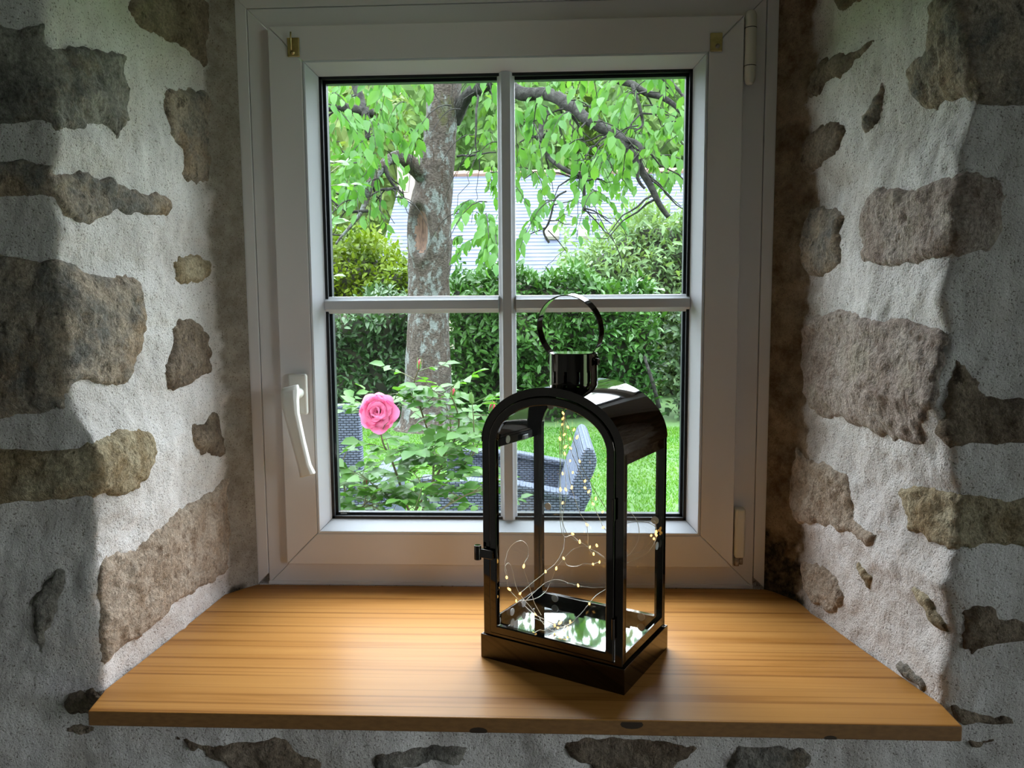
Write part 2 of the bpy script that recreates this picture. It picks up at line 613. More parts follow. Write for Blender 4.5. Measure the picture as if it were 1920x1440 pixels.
wall_objs = {}
US = np.concatenate([np.linspace(-.80, -.16, 22)[:-1], np.arange(-.16, .3301, .0042), np.arange(.334, UEND + 1e-6, .005)])
US[-1] = UEND
for side, nm, lab in ((-1, 'wall_left', 'rough stone and lime plaster wall left of the window'), (1, 'wall_right', 'rough stone and lime plaster wall right of the window')):
    ZS = np.concatenate([np.arange(-.02, 1.0, .0045), [1.03]])
    U, Z = np.meshgrid(US, ZS, indexing='ij')
    P = surf(side, U, Z)
    Nn = surf_n(side, U, Z)
    fade = np.clip((UEND - U) / .03, 0, 1)
    d = plaster_disp(P) * fade
    d = d - 0.004 * np.exp(-((Z - 0.0) / 0.012) ** 2) * 0
    P = P + Nn * d[..., None]
    V = P.reshape(-1, 3)
    fs = tri_grid(len(US), len(ZS))
    if side > 0:
        fs = [tuple(reversed(q)) for q in fs]
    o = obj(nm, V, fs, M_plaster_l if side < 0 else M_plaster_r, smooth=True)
    wob = .014 * fbm(P, 9, 2) + .012 * fbm(P, 34, 2) + .006 * vnoise(P, 110)
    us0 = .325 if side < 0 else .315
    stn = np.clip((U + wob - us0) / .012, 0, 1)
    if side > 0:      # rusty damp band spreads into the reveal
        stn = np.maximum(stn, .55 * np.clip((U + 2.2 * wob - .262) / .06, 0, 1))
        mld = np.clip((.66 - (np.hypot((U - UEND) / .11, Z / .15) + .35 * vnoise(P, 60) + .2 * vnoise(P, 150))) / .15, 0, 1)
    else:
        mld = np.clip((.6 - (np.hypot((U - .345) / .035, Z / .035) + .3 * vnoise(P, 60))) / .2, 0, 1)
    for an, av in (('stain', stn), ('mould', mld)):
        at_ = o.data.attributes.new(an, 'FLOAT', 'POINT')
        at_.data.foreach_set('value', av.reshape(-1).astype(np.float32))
    tag(o, lab, 'wall', kind='structure')
    wall_objs[side] = o

# wall below the sill board
XS = np.concatenate([np.linspace(-1.3, -.64, 20)[:-1], np.arange(-.64, .72, .006), np.linspace(.73, 1.35, 20)])
ZS = np.concatenate([np.linspace(-.95, -.14, 16)[:-1], np.arange(-.14, -.0199, .005)])
ZS[-1] = -.02
X, Z = np.meshgrid(XS, ZS, indexing='ij')
P = np.stack([X, 0 * X + YW, Z], -1)
P[..., 1] -= plaster_disp(P)
fs = tri_grid(len(XS), len(ZS))
wall_low = tag(obj('wall_below', P.reshape(-1, 3), [tuple(reversed(q)) for q in fs], M_plaster, smooth=True), 'rough stone and lime plaster wall under the sill board', 'wall', kind='structure')
# lintel
mb = MB(); mb.box(-.62, .62, YW - .004, .02, WIN_TOP + .01, 1.55)
wall_top = tag(mb.build('wall_above', M_plaster), 'plastered lintel wall above the window', 'wall', kind='structure')
mb = MB().box(-2.5, -.60, -.33, .12, -.95, 1.55); mb.build('masonry_core', M_plaster, wall_objs[-1])
mb = MB().box(.66, 2.5, -.33, .12, -.95, 1.55); mb.build('masonry_core', M_plaster, wall_objs[1])
mb = MB().box(-.60, .66, -.33, .12, -.95, -.045); mb.build('masonry_core', M_plaster, wall_low)
mb = MB().box(-2.5, 2.5, .02, .12, WIN_TOP + .0, 5.2); mb.build('outer_masonry', M_plaster, wall_top)
mb = MB().box(-.60, -.4062, .0105, .12, -.045, WIN_TOP); mb.build('outer_jamb', M_plaster, wall_objs[-1])
mb = MB().box(.4062, .66, .0105, .12, -.045, WIN_TOP); mb.build('outer_jamb', M_plaster, wall_objs[1])
mb = MB().box(-.60, .66, -.001, .12, -.046, .0012); mb.build('outer_sill', M_plaster, wall_low)
mb = MB().box(-2.5, -.75, YW - .001, -.33, -.95, 1.55); mb.build('room_face', M_plaster, wall_objs[-1])
mb = MB().box(.80, 2.5, YW - .001, -.33, -.95, 1.55); mb.build('room_face', M_plaster, wall_objs[1])
mb = MB().box(-.76, -.61, YW + .012, -.33, 1.0, 1.55); mb.build('room_face', M_plaster, wall_objs[-1])
mb = MB().box(.61, .81, YW + .012, -.33, 1.0, 1.55); mb.build('room_face', M_plaster, wall_objs[1])

# ---- the stones: outline on the wall surface, worn face proud of the plaster
STONES = [
    (-1, 'grey', [(0, 52), (45, 45), (82, 42), (90, 80), (130, 85), (185, 95), (230, 102), (233, 140), (240, 180), (240, 235), (215, 258), (190, 242), (150, 246), (110, 248), (60, 234), (0, 230)]),
    (-1, 'brown', [(245, 0), (330, -12), (396, 0), (390, 60), (385, 125), (350, 105), (300, 70), (255, 45)]),
    (-1, 'mixed', [(315, 165), (350, 162), (390, 175), (394, 230), (394, 335), (370, 345), (340, 330), (345, 290), (318, 260), (312, 210)]),
    (-1, 'mixed', [(0, 315), (70, 300), (110, 322), (150, 315), (200, 333), (250, 352), (310, 370), (318, 402), (270, 405), (215, 403), (165, 427), (130, 410), (100, 385), (60, 375), (0, 372)]),
    (-1, 'ochre', [(330, 490), (360, 475), (396, 490), (396, 520), (375, 532), (335, 535), (330, 510)]),
    (-1, 'mixed', [(0, 487), (100, 486), (150, 490), (200, 515), (250, 520), (272, 560), (270, 640), (250, 700), (215, 725), (150, 715), (128, 740), (125, 765), (60, 782), (0, 787)]),
    (-1, 'brown', [(320, 605), (350, 598), (380, 610), (394, 650), (396, 690), (370, 710), (320, 735), (305, 700), (315, 650)]),
    (-1, 'brown', [(365, 800), (385, 785), (405, 772), (411, 830), (412, 858), (385, 855), (368, 845)]),
    (-1, 'ochre', [(0, 840), (90, 838), (160, 828), (195, 820), (235, 803), (275, 805), (292, 815), (285, 870), (262, 910), (245, 928), (180, 935), (90, 940), (0, 938)]),
    (-1, 'tan', [(190, 1050), (250, 1025), (270, 1010), (330, 955), (380, 930), (420, 897), (432, 920), (434, 980), (428, 1050), (418, 1082), (370, 1108), (330, 1130), (290, 1178), (240, 1213), (190, 1245), (183, 1200), (182, 1120)]),
    (-1, 'grey', [(60, 1130), (95, 1075), (118, 1065), (115, 1130), (95, 1180), (80, 1235), (65, 1200)]),
    (-1, 'brown', [(112, 1340), (120, 1305), (165, 1290), (188, 1298), (188, 1335), (150, 1345)]),
    (1, 'mixed', [(1755, -5), (1840, -10), (1920, -5), (1920, 195), (1860, 200), (1828, 205), (1810, 190), (1765, 200), (1750, 215), (1705, 185), (1703, 130), (1725, 100), (1740, 50)]),
    (1, 'brown', [(1525, 145), (1540, 115), (1570, 102), (1605, 95), (1645, 62), (1640, 80), (1610, 120), (1590, 145), (1560, 155), (1547, 175), (1525, 185)]),
    (1, 'mixed', [(1620, 250), (1620, 215), (1635, 185), (1650, 145), (1655, 175), (1650, 220), (1635, 245)]),
    (1, 'brown', [(1502, 270), (1535, 240), (1575, 225), (1588, 245), (1582, 280), (1550, 305), (1502, 328)]),
    (1, 'mixed', [(1506, 400), (1530, 385), (1575, 395), (1577, 430), (1583, 470), (1570, 505), (1530, 520), (1506, 490)]),
    (1, 'pink', [(1612, 435), (1620, 370), (1655, 350), (1720, 345), (1785, 322), (1835, 315), (1875, 345), (1882, 390), (1875, 450), (1850, 475), (1772, 482), (1720, 495), (1630, 495), (1615, 465)]),
    (1, 'pink', [(1506, 610), (1570, 580), (1640, 595), (1720, 600), (1780, 630), (1776, 665), (1765, 720), (1768, 750), (1742, 785), (1740, 815), (1745, 835), (1690, 830), (1640, 815), (1590, 795), (1535, 780), (1508, 740)]),
    (1, 'brown', [(1778, 690), (1792, 665), (1812, 682), (1840, 712), (1880, 745), (1920, 765), (1920, 825), (1840, 833), (1785, 838), (1756, 815), (1756, 788), (1778, 750)]),
    (1, 'tan', [(1482, 845), (1515, 855), (1580, 880), (1592, 915), (1605, 970), (1645, 1000), (1625, 1025), (1590, 1005), (1540, 985), (1484, 970)]),
    (1, 'ochre', [(1690, 915), (1740, 912), (1790, 920), (1860, 930), (1920, 935), (1920, 1025), (1860, 1030), (1800, 1035), (1785, 1042), (1760, 1020), (1720, 1005), (1697, 985)]),
    (1, 'tan', [(1502, 1050), (1540, 1060), (1580, 1100), (1585, 1125), (1565, 1155), (1515, 1120), (1502, 1095)]),
    (1, 'ochre', [(1605, 1055), (1625, 1065), (1635, 1090), (1625, 1110), (1610, 1080)]),
    (1, 'ochre', [(1710, 1100), (1750, 1120), (1785, 1170), (1785, 1190), (1755, 1175), (1730, 1140)]),
    (1, 'brown', [(1790, 1145), (1810, 1130), (1865, 1135), (1905, 1160), (1920, 1170), (1920, 1195), (1865, 1210), (1820, 1230), (1795, 1200)]),
    (1, 'grey', [(1680, 1235), (1710, 1250), (1740, 1285), (1725, 1300), (1680, 1250)]),
    (1, 'brown', [(1776, 1322), (1810, 1328), (1850, 1335), (1890, 1340), (1896, 1356), (1840, 1362), (1800, 1356)]),
    (1, 'brown', [(1575, -8), (1635, -8), (1605, 15), (1578, 20)]),
    (0, 'brown', [(330, 1372), (400, 1395), (520, 1380), (560, 1405), (605, 1420), (590, 1450), (480, 1450), (380, 1415), (350, 1400)]),
    (0, 'grey', [(702, 1410), (760, 1400), (860, 1402), (880, 1415), (850, 1435), (720, 1445)]),
    (0, 'brown', [(1055, 1390), (1120, 1378), (1300, 1395), (1310, 1410), (1250, 1445), (1120, 1445), (1070, 1415)]),
    (0, 'grey', [(1370, 1410), (1380, 1400), (1500, 1400), (1510, 1445), (1370, 1445)]),
    (0, 'brown', [(110, 1376), (118, 1362), (160, 1360), (185, 1366), (160, 1384)]),
    (0, 'brown', [(1812, 1398), (1830, 1385), (1872, 1380), (1850, 1402), (1825, 1410)]),
]
_lut = {}
for side in (-1, 1):
    uu, zz = np.meshgrid(np.arange(-.30, .345, .002), np.arange(-.06, .98, .002), indexing='ij')
    Pp = surf(side, uu, zz)
    px, py, _ = project(Pp)
    _lut[side] = (uu.ravel(), zz.ravel(), px.ravel(), py.ravel())


def px_to_uz(side, x, y):
    if side == 0:
        p = at(x, y, YW)
        return p[0], p[2]
    uu, zz, px, py = _lut[side]
    i = np.argmin((px - x) ** 2 + (py - y) ** 2)
    # at the frame edge of the photograph let the stone run on outside
    return uu[i], zz[i]


def seg_dist(Q, poly):
    d = np.full(len(Q), 1e9)
    n = len(poly)
    for i in range(n):
        a = poly[i]; b = poly[(i + 1) % n]
        ab = b - a
        t = np.clip(((Q - a) @ ab) / (ab @ ab + 1e-12), 0, 1)
        d = np.minimum(d, np.linalg.norm(Q - (a + t[:, None] * ab), axis=1))
    return d


def inside(Q, poly):
    c = np.zeros(len(Q), bool)
    n = len(poly)
    for i in range(n):
        a = poly[i]; b = poly[(i + 1) % n]
        cond = ((a[1] > Q[:, 1]) != (b[1] > Q[:, 1]))
        xs = (b[0] - a[0]) * (Q[:, 1] - a[1]) / (b[1] - a[1] + 1e-12) + a[0]
        c ^= cond & (Q[:, 0] < xs)
    return c


for si, (side, kind, pts) in enumerate(STONES):
    uz = []
    for (x, y) in pts:
        u, z = px_to_uz(side, x, y)
        if side and (x <= 0 or x >= 1920):
            u = -0.24 + 0.02 * math.sin(si * 3 + y)
        uz.append((u, z))
    # tidy: catmull outline with a little wear
    ol = np.array(catmull([np.array(p) for p in uz], 9, True))
    ol3 = np.stack([ol[:, 0], ol[:, 1], np.full(len(ol), si * 3.3)], -1)
    ol = ol + 0.0042 * np.stack([vnoise(ol3, 70), vnoise(ol3 + 7, 70)], -1) + 0.0026 * np.stack([vnoise(ol3 + 3, 190), vnoise(ol3 + 11, 190)], -1)
    lo, hi = ol.min(0), ol.max(0)
    st = 0.0038 if (hi - lo).max() > .05 else .003
    gx, gz = np.meshgrid(np.arange(lo[0], hi[0], st), np.arange(lo[1], hi[1], st), indexing='ij')
    G = np.stack([gx.ravel(), gz.ravel()], -1) + rng.uniform(-.3, .3, (gx.size, 2)) * st
    G = G[inside(G, ol)]
    G = G[seg_dist(G, ol) > st * .6]
    vin = [Vector((float(a), float(b))) for a, b in ol] + [Vector((float(a), float(b))) for a, b in G]
    r = delaunay_2d_cdt(vin, [], [list(range(len(ol)))], 1, 1e-6)
    Q = np.array([(v.x, v.y) for v in r[0]])
    faces = [tuple(f) for f in r[2]]
    d = seg_dist(Q, ol)
    if side:
        P = surf(side, Q[:, 0], Q[:, 1]); Nn = surf_n(side, Q[:, 0], Q[:, 1])
    else:
        P = np.stack([Q[:, 0], 0 * Q[:, 0] + YW, Q[:, 1]], -1); Nn = np.tile(np.array([0, -1.0, 0]), (len(Q), 1))
    hm = 0.0125 if kind != 'tan' else 0.0105
    h = -0.0050 + hm * .85 * (1 - np.exp(-d / .0045)) + 0.0016 * (1 + fbm(P + si, 38, 2)) * np.clip(d / .006, 0, 1) + 0.0024 * np.maximum(fbm(P + si, 95, 3), -.7)
    P = P + Nn * (h + plaster_disp(P))[:, None]
    if side >= 0:
        pass
    par = wall_objs[side] if side else wall_low
    # make all triangles face outward
    ff = []
    for f in faces:
        a, b, c = P[f[0]], P[f[1]], P[f[2]]
        nn = np.cross(b - a, c - a)
        ff.append(f if nn @ Nn[f[0]] > 0 else tuple(reversed(f)))
    obj('stone', P, ff, STONE[kind], par, smooth=True)

# ================================================================== SILL BOARD
SILL_T = 0.0185
top = [(-.470, -.417), (.527, -.417), (.528, -.37), (.494, -.22), (.462, -.05), (.43, -.002), (-.43, -.002), (-.463, -.05), (-.470, -.22), (-.479, -.365)]
n_ = len(top)
V = [(x, y, 0) for x, y in top] + [(x, y, -SILL_T) for x, y in top]
Fc = [tuple(range(n_)), tuple(reversed(range(n_, 2 * n_)))] + [(i + n_, (i + 1) % n_ + n_, (i + 1) % n_, i) for i in range(n_)]
sill = obj('window_sill_board', V, Fc, [M_wood, M_woodedge_shaded])
sill.data.polygons[2].material_index = 1
bv(sill, .0022, 2)
tag(sill, 'varnished orange pine sill board under the white window', 'window sill')
for (x, zz, rr) in ((-.012, -.0155, .008), (.162, -.0045, .010), (.383, -.0165, .0055)):   # dark knots in the front edge
    mb = MB()
    k = []
    for j in range(12):
        th = 2 * PI * j / 12
        k.append((x + rr * 1.3 * math.cos(th), -.4172, max(min(zz + rr * .55 * math.sin(th), -.0018), -SILL_T + .0005)))
    mb.add(k + [(a, b + .001, c) for a, b, c in k], [tuple(range(12))])
    mb.build('knot', M_knot, sill)

# ================================================================== WINDOW
win = tag(empty('window_1', (0, 0, 0)), 'white tilt window with four lights over the pine sill', 'window', kind='structure')


def ring(name, xl, xr, zb, zt, prof, m, parent, bevel=0.0, skip=(), gap=0.0002):
    """four mitred rails, profile = closed list of (inset, y)"""
    out = []
    for k, sd in enumerate(('b', 't', 'l', 'r')):
        if sd in skip:
            continue
        A, B = [], []
        for (t, y) in prof:
            if sd == 'b':
                A.append((xl + t + gap, y, zb + t)); B.append((xr - t - gap, y, zb + t))
            if sd == 't':
                A.append((xr - t - gap, y, zt - t)); B.append((xl + t + gap, y, zt - t))
            if sd == 'l':
                A.append((xl + t, y, zt - t - gap)); B.append((xl + t, y, zb + t + gap))
            if sd == 'r':
                A.append((xr - t, y, zb + t + gap)); B.append((xr - t, y, zt - t - gap))
        n = len(prof)
        fs = [(i, (i + 1) % n, (i + 1) % n + n, i + n) for i in range(n)] + [tuple(reversed(range(n))), tuple(range(n, 2 * n))]
        o = obj(name, A + B, fs, m, parent)
        me = o.data
        bm = bmesh.new(); bm.from_mesh(me); bmesh.ops.recalc_face_normals(bm, faces=bm.faces); bm.to_mesh(me); bm.free()
        if bevel:
            bv(o, bevel, 2)
        out.append(o)
    return out


ring('cover_trim', -.425, .425, .0005, .957, [(0, -.002), (.0185, -.002), (.0185, .01), (0, .01)], M_pvc, win, .0008, skip=('b',))
ring('frame_rail', -.4058, .4058, .001, .938, [(0, 0), (.072, 0), (.072, .012), (.055, .012), (.055, .066), (0, .066)], M_pvc, win, .0012)
mb = MB().box(-.4056, .4056, -.0035, .0, .0005, .0065); mb.build('threshold_strip', M_pvc, win, bevel=.0008)
ring('sash_rail', -.3695, .3695, .0395, .9065, [(0, -.014), (.0535, -.014), (.0535, .003), (.066, .003), (.066, .052), (.004, .052), (.004, .011), (0, .011)], M_pvc, win, .0022)
ring('glazing_bead', -.3155, .3155, .0930, .8535, [(0, -.0135), (.0035, -.0142), (.0195, .0065), (.0195, .0100), (0, .0100)], M_pvc_sky, win, .0008)
G0 = .0195
gx, gzb, gzt = .3155 - .0185, .0930 + .0185, .8535 - .0185
# rubber gasket and the dark edge of the sealed unit
for (nm, y0, y1, wd, m) in (('gasket', .0066, .0126, .0055, M_gasket), ('spacer_bar', .0150, .0270, .0100, M_spacer)):
    mb = MB()
    mb.box(-gx - .004, gx + .004, y0, y1, gzb - .004, gzb + wd); mb.box(-gx - .004, gx + .004, y0, y1, gzt - wd, gzt + .004)
    mb.box(-gx - .004, -gx + wd, y0, y1, gzb, gzt); mb.box(gx - wd, gx + .004, y0, y1, gzb, gzt)
    mb.build(nm, m, win)
for y in (.0128, .0272):
    mb = MB(); mb.add([(-.305, y, .104), (.305, y, .104), (.305, y, .845), (-.305, y, .845)], [(0, 1, 2, 3)])
    mb.build('glass_pane', M_glass, win)
# glazing bars: raised middle, bevelled shoulders
BX, BZ = .003, .471
barp = [(-.0140, .0124), (-.0138, .0095), (-.0085, .0050), (-.0070, .0030), (.0070, .0030), (.0085, .0050), (.0138, .0095), (.0140, .0124)]


def bar(a0, a1, vert, m):
    A, B = [], []
    for (t, y) in barp:
        if vert:
            A.append((BX + t, y, a0)); B.append((BX + t, y, a1))
        else:
            c0 = a0 + (abs(t) if a0 == BX else 0); c1 = a1 - (abs(t) if a1 == BX else 0)
            A.append((c0, y, BZ + t)); B.append((c1, y, BZ + t))
    n = len(barp)
    o = obj('glazing_bar', A + B, [(i, (i + 1) % n, (i + 1) % n + n, i + n) for i in range(n)] + [tuple(reversed(range(n))), tuple(range(n, 2 * n))], m, win)
    bm = bmesh.new(); bm.from_mesh(o.data); bmesh.ops.recalc_face_normals(bm, faces=bm.faces); bm.to_mesh(o.data); bm.free()
    bv(o, .0006, 1)


bar(gzb, gzt, True, M_pvc_sky)
bar(-gx, BX - .0141, False, M_pvc_sky)
bar(BX + .0141, gx, False, M_pvc_sky)
# small etched maker's mark, bottom left of the pane (unreadable specks)
mb = MB()
r2 = random.Random(3)
for k in range(3):
    x = -.283
    while x < -.268 - .002 * k:
        wd = r2.uniform(.0008, .0022)
        z = .1245 - .0028 * k
        mb.add([(x, .0126, z), (x + wd, .0126, z), (x + wd, .0126, z + .0015), (x, .0126, z + .0015)], [(0, 1, 2, 3)])
        x += wd + .0006
mb.build('etched_mark', M_stamp, win)

# handle
def rbox(name, x0, x1, y0, y1, z0, z1, m, parent, b, seg=3):
    return MB().box(x0, x1, y0, y1, z0, z1).build(name, m, parent, bevel=b, seg=seg)


plate = rbox('handle_plate', -.3535, -.3225, -.0255, -.0138, .2935, .3605, M_handle, win, .004)
secs = []


def loft(secs_, name, m, parent, b=0.0015):
    v, f = [], []
    n = len(secs_[0])
    for s_ in secs_:
        v += s_
    for i in range(len(secs_) - 1):
        for j in range(n):
            f.append((i * n + j, i * n + (j + 1) % n, (i + 1) * n + (j + 1) % n, (i + 1) * n + j))
    f += [tuple(reversed(range(n))), tuple((len(secs_) - 1) * n + j for j in range(n))]
    o = obj(name, v, f, m, parent)
    bm = bmesh.new(); bm.from_mesh(o.data); bmesh.ops.recalc_face_normals(bm, faces=bm.faces); bm.to_mesh(o.data); bm.free()
    if b:
        bv(o, b, 3)
    return o


def hsec(cx, cz, hw, yf, yb, dz=0, tilt=0.0):
    ch = .3
    pts = [(-hw, yb), (-hw, yf + (yb - yf) * ch), (-hw * .55, yf), (hw * .55, yf), (hw, yf + (yb - yf) * ch), (hw, yb)]
    return [(cx + a, y, cz + a * tilt) for a, y in pts]


neck = MB().tube([(-.337, -.024, .330), (-.338, -.046, .330)], [.0105, .0095], 16).build('handle_neck', M_handle, plate, smooth=True)
bv(neck, .001, 2)
lever = loft([hsec(-.3425, .343, .0125, -.052, -.040, tilt=.25), hsec(-.3420, .335, .0138, -.059, -.041, tilt=.25), hsec(-.3405, .318, .0132, -.064, -.047, tilt=.25),
              hsec(-.3370, .300, .0115, -.067, -.053, tilt=.22), hsec(-.3270, .255, .0102, -.069, -.055, tilt=.22), hsec(-.3185, .217, .0098, -.069, -.055, tilt=.22),
              hsec(-.3150, .2035, .0115, -.068, -.053, tilt=.25), hsec(-.3145, .2010, .0125, -.0675, -.052, tilt=.25)], 'handle_lever', M_handle, plate, .0022)

# hinges
hb = MB().tube([(.3795, -.011, .9135), (.3795, -.011, .906), (.3795, -.011, .812), (.3795, -.011, .8035)], [.0055, .0088, .0088, .0055], 18).build('upper_hinge', M_hinge, win, smooth=True)
bv(hb, .003, 3)
for z in (.8865, .8305):
    MB().tube([(.3795, -.011, z), (.3795, -.011, z + .0011)], .00905, 18).build('hinge_joint', M_gasket, hb)
hb2 = MB().box(.3712, .3878, -.0195, .0, .0565, .1395).build('lower_hinge', M_hinge, win, bevel=.0045, seg=3)
hp = MB().tube([(.3760, -.010, .0555), (.3760, -.010, .0425)], .0042, 12).build('hinge_pin', M_rust, hb2, smooth=True)
MB().tube([(.3835, -.0075, .056), (.3835, -.0075, .044)], .0035, 12).build('hinge_pin', M_rust, hb2, smooth=True)
# brass curtain-wire hooks
hk = MB().box(-.3375, -.3185, -.0172, -.0138, .8585, .8875).build('curtain_hook', M_brass, win, bevel=.0012)
tag(hk, 'brass hook plate with a pin')
MB().tube([(-.3300, -.0168, .868), (-.3300, -.0215, .868), (-.3300, -.0215, .889), (-.3300, -.0205, .8945)], .0013, 8).build('hook_pin', M_brass, hk, smooth=True)
MB().tube([(-.3290, -.0165, .8645), (-.3290, -.0190, .8645)], .0035, 12).build('screw', M_brass, hk, smooth=True)
hk2 = MB().box(.3175, .3360, -.0172, -.0138, .8525, .8800).build('curtain_hook', M_brass, win, bevel=.0012)
tag(hk2, 'brass hook plate without its pin')
MB().tube([(.3285, -.0165, .8600), (.3285, -.0182, .8600)], .0035, 12).build('screw', M_rust, hk2, smooth=True)

# ================================================================== THE REST OF THE ROOM (behind the camera)
M_floor = mat('stone_floor', (0.24, 0.225, 0.205), 0.55, color2=(0.30, 0.28, 0.26), nscale=6, stretch=(1, 12, 1))
M_room = mat('room_plaster', (0.44, 0.43, 0.42), 0.9, color2=(0.50, 0.49, 0.48), nscale=5, bump=.3, bscale=40)
tag(MB().box(-2.5, 2.62, -4.3, -.36, -1.05, -.95).build('floor', M_floor), 'grey stone floor of the room', 'floor', kind='structure')
tag(MB().box(-2.5, 2.62, -4.3, -.30, 1.55, 1.65).build('ceiling', M_room), 'white ceiling of the room', 'ceiling', kind='structure')
tag(MB().box(-2.5, 2.62, -4.4, -4.3, -1.05, 1.65).build('wall_back', M_room), 'plain plastered wall behind the camera', 'wall', kind='structure')
tag(MB().box(-2.6, -2.5, -4.4, .12, -1.05, 5.2).build('wall_west', M_room), 'plain plastered side wall on the left', 'wall', kind='structure')
mb = MB(); mb.box(2.5, 2.62, -4.4, -2.74, -1.05, 1.65); mb.box(2.5, 2.62, -1.46, .12, -1.05, 1.65); mb.box(2.5, 2.62, -2.74, -1.46, 1.2, 1.65); mb.box(2.5, 2.62, -2.74, -1.46, -1.05, -.94)
tag(mb.build('wall_east', M_room), 'plain plastered side wall on the right with a glazed door opening', 'wall', kind='structure')
d1 = tag(empty('door_1', (2.56, -2.1, -.94)), 'glazed patio door in the right side wall', 'door', kind='structure')
for y in (-.60, .60):
    MB().box(-.03, .03, y - .04, y + .04, 0, 2.14).build('door_stile', M_pvc, d1)
for z in (0, 2.06):
    MB().box(-.03, .03, -.64, .64, z, z + .08).build('door_rail', M_pvc, d1)
MB().add([(0, -.6, .05), (0, .6, .05), (0, .6, 2.1), (0, -.6, 2.1)], [(0, 1, 2, 3)]).build('glass_pane', M_glass, d1)

# ================================================================== LANTERN
LC = np.array([.1045, -.2455, 0.0])
LA = math.radians(-28.5)
LEX = np.array([math.cos(LA), math.sin(LA), 0]); LEY = np.array([-math.sin(LA), math.cos(LA), 0])
lan = tag(empty('lantern', tuple(LC), LA), 'tall black polished metal lantern with arched glass door on the sill', 'lantern')


def lat(x, y, ly):
    """point of the lantern's own frame seen at a pixel, at depth ly behind its middle"""
    d = ray(x, y)
    P0 = LC + LEY * ly
    t = ((P0 - CAM) @ LEY) / (d @ LEY)
    q = CAM + d * t - LC
    return np.array([q @ LEX, q @ LEY, q[2]])


HW, HD = .103, .0755          # plinth half width, half depth
PZ = .0325                    # plinth height
BWd, BD = .0995, .0730        # body half width, half depth
ZS_, RB = .2925, .0745        # springing height, rise of the arch
# plinth: four walls and a top rim with bevel
V = []
for (hx, hy, z) in ((HW, HD, 0), (HW, HD, PZ), (HW - .0012, HD - .0012, PZ), (HW - .0055, HD - .0055, PZ - .0035), (HW - .0075, HD - .0075, PZ - .0035), (HW - .002, HD - .002, 0)):
    V += [(-hx, -hy, z), (hx, -hy, z), (hx, hy, z), (-hx, hy, z)]
Fc = []
for r in range(5):
    for k in range(4):
        Fc.append((r * 4 + k, r * 4 + (k + 1) % 4, r * 4 + 4 + (k + 1) % 4, r * 4 + 4 + k))
for k in range(4):
    Fc.append((20 + k, 20 + (k + 1) % 4, (k + 1) % 4, k))
pl = obj('plinth', V, Fc, M_nickel, lan)
bv(pl, .0006, 2)
obj('floor_tray', [(-.0985, -.072, PZ + .002), (.0985, -.072, PZ + .002), (.0985, .072, PZ + .002), (-.0985, .072, PZ + .002),
                   (-.0985, -.072, PZ - .003), (.0985, -.072, PZ - .003), (.0985, .072, PZ - .003), (-.0985, .072, PZ - .003)],
    [(0, 1, 2, 3), (7, 6, 5, 4), (0, 4, 5, 1), (1, 5, 6, 2), (2, 6, 7, 3), (3, 7, 4, 0)], M_mirror, lan)


def arch_path(a, b, z0, n=28):
    pts = [(-a, z0), (-a, z0 + (ZS_ - z0) * .5)]
    for k in range(n + 1):
        th = PI - PI * k / n
        pts.append((a * math.cos(th), ZS_ + b * math.sin(th)))
    pts += [(a, z0 + (ZS_ - z0) * .5), (a, z0)]
    return pts


def arch_frame(name, a, b, wd, z0, zi, y0, y1, parent, m, bevel=.0008, bottom=True):
    O = arch_path(a, b, z0)
    I = arch_path(a - wd, b - wd, zi)
    n = len(O)
    v = [(x, y0, z) for x, z in O] + [(x, y0, z) for x, z in I] + [(x, y1, z) for x, z in O] + [(x, y1, z) for x, z in I]
    f = []
    for i in range(n - 1):
        f += [(i, i + 1, n + i + 1, n + i), (2 * n + i, 3 * n + i, 3 * n + i + 1, 2 * n + i + 1), (i, 2 * n + i, 2 * n + i + 1, i + 1), (n + i, n + i + 1, 3 * n + i + 1, 3 * n + i)]
    if bottom:   # bottom rail joins the two feet
        f += [(0, n, 2 * n - 1, n - 1), (2 * n, 3 * n - 1, 4 * n - 1, 3 * n), (0, n - 1, 3 * n - 1, 2 * n), (n, 3 * n, 4 * n - 1, 2 * n - 1)]
    else:
        f += [(0, n, 3 * n, 2 * n), (n - 1, 3 * n - 1, 4 * n - 1, 2 * n - 1)]
    o = obj(name, v, f, m, parent)
    bm = bmesh.new(); bm.from_mesh(o.data); bmesh.ops.recalc_face_normals(bm, faces=bm.faces); bm.to_mesh(o.data); bm.free()
    bv(o, bevel, 2)
    return o


def arch_pane(name, a, b, z0, y, parent, m):
    O = arch_path(a, b, z0)
    o = obj(name, [(x, y, z) for x, z in O], [tuple(range(len(O)))], m, parent)
    return o


arch_frame('front_frame', BWd, RB, .0105, PZ, PZ + .004, -BD, -BD + .010, lan, M_nickel)
arch_frame('back_frame', BWd, RB, .0125, PZ, PZ + .013, BD - .008, BD, lan, M_nickel)
arch_pane('back_glass', BWd - .009, RB - .009, PZ + .006, BD - .0095, lan, M_lglass)
door = arch_frame('door', BWd - .0112, RB - .0112, .0108, PZ + .0046, PZ + .0155, -BD - .0022, -BD + .0065, lan, M_nickel, bevel=.0016)
tag(door, 'arched metal door frame hinged on its right')
arch_pane('door_glass', BWd - .0200, RB - .0200, PZ + .014, -BD + .0045, door, M_lglass)
for z in (.080, .2265):
    h = MB().tube([(BWd - .0110, -BD - .0035, z - .013), (BWd - .0110, -BD - .0035, z + .013)], .0022, 12).build('hinge', M_nickel, door, smooth=True)
    bv(h, .0005, 1)
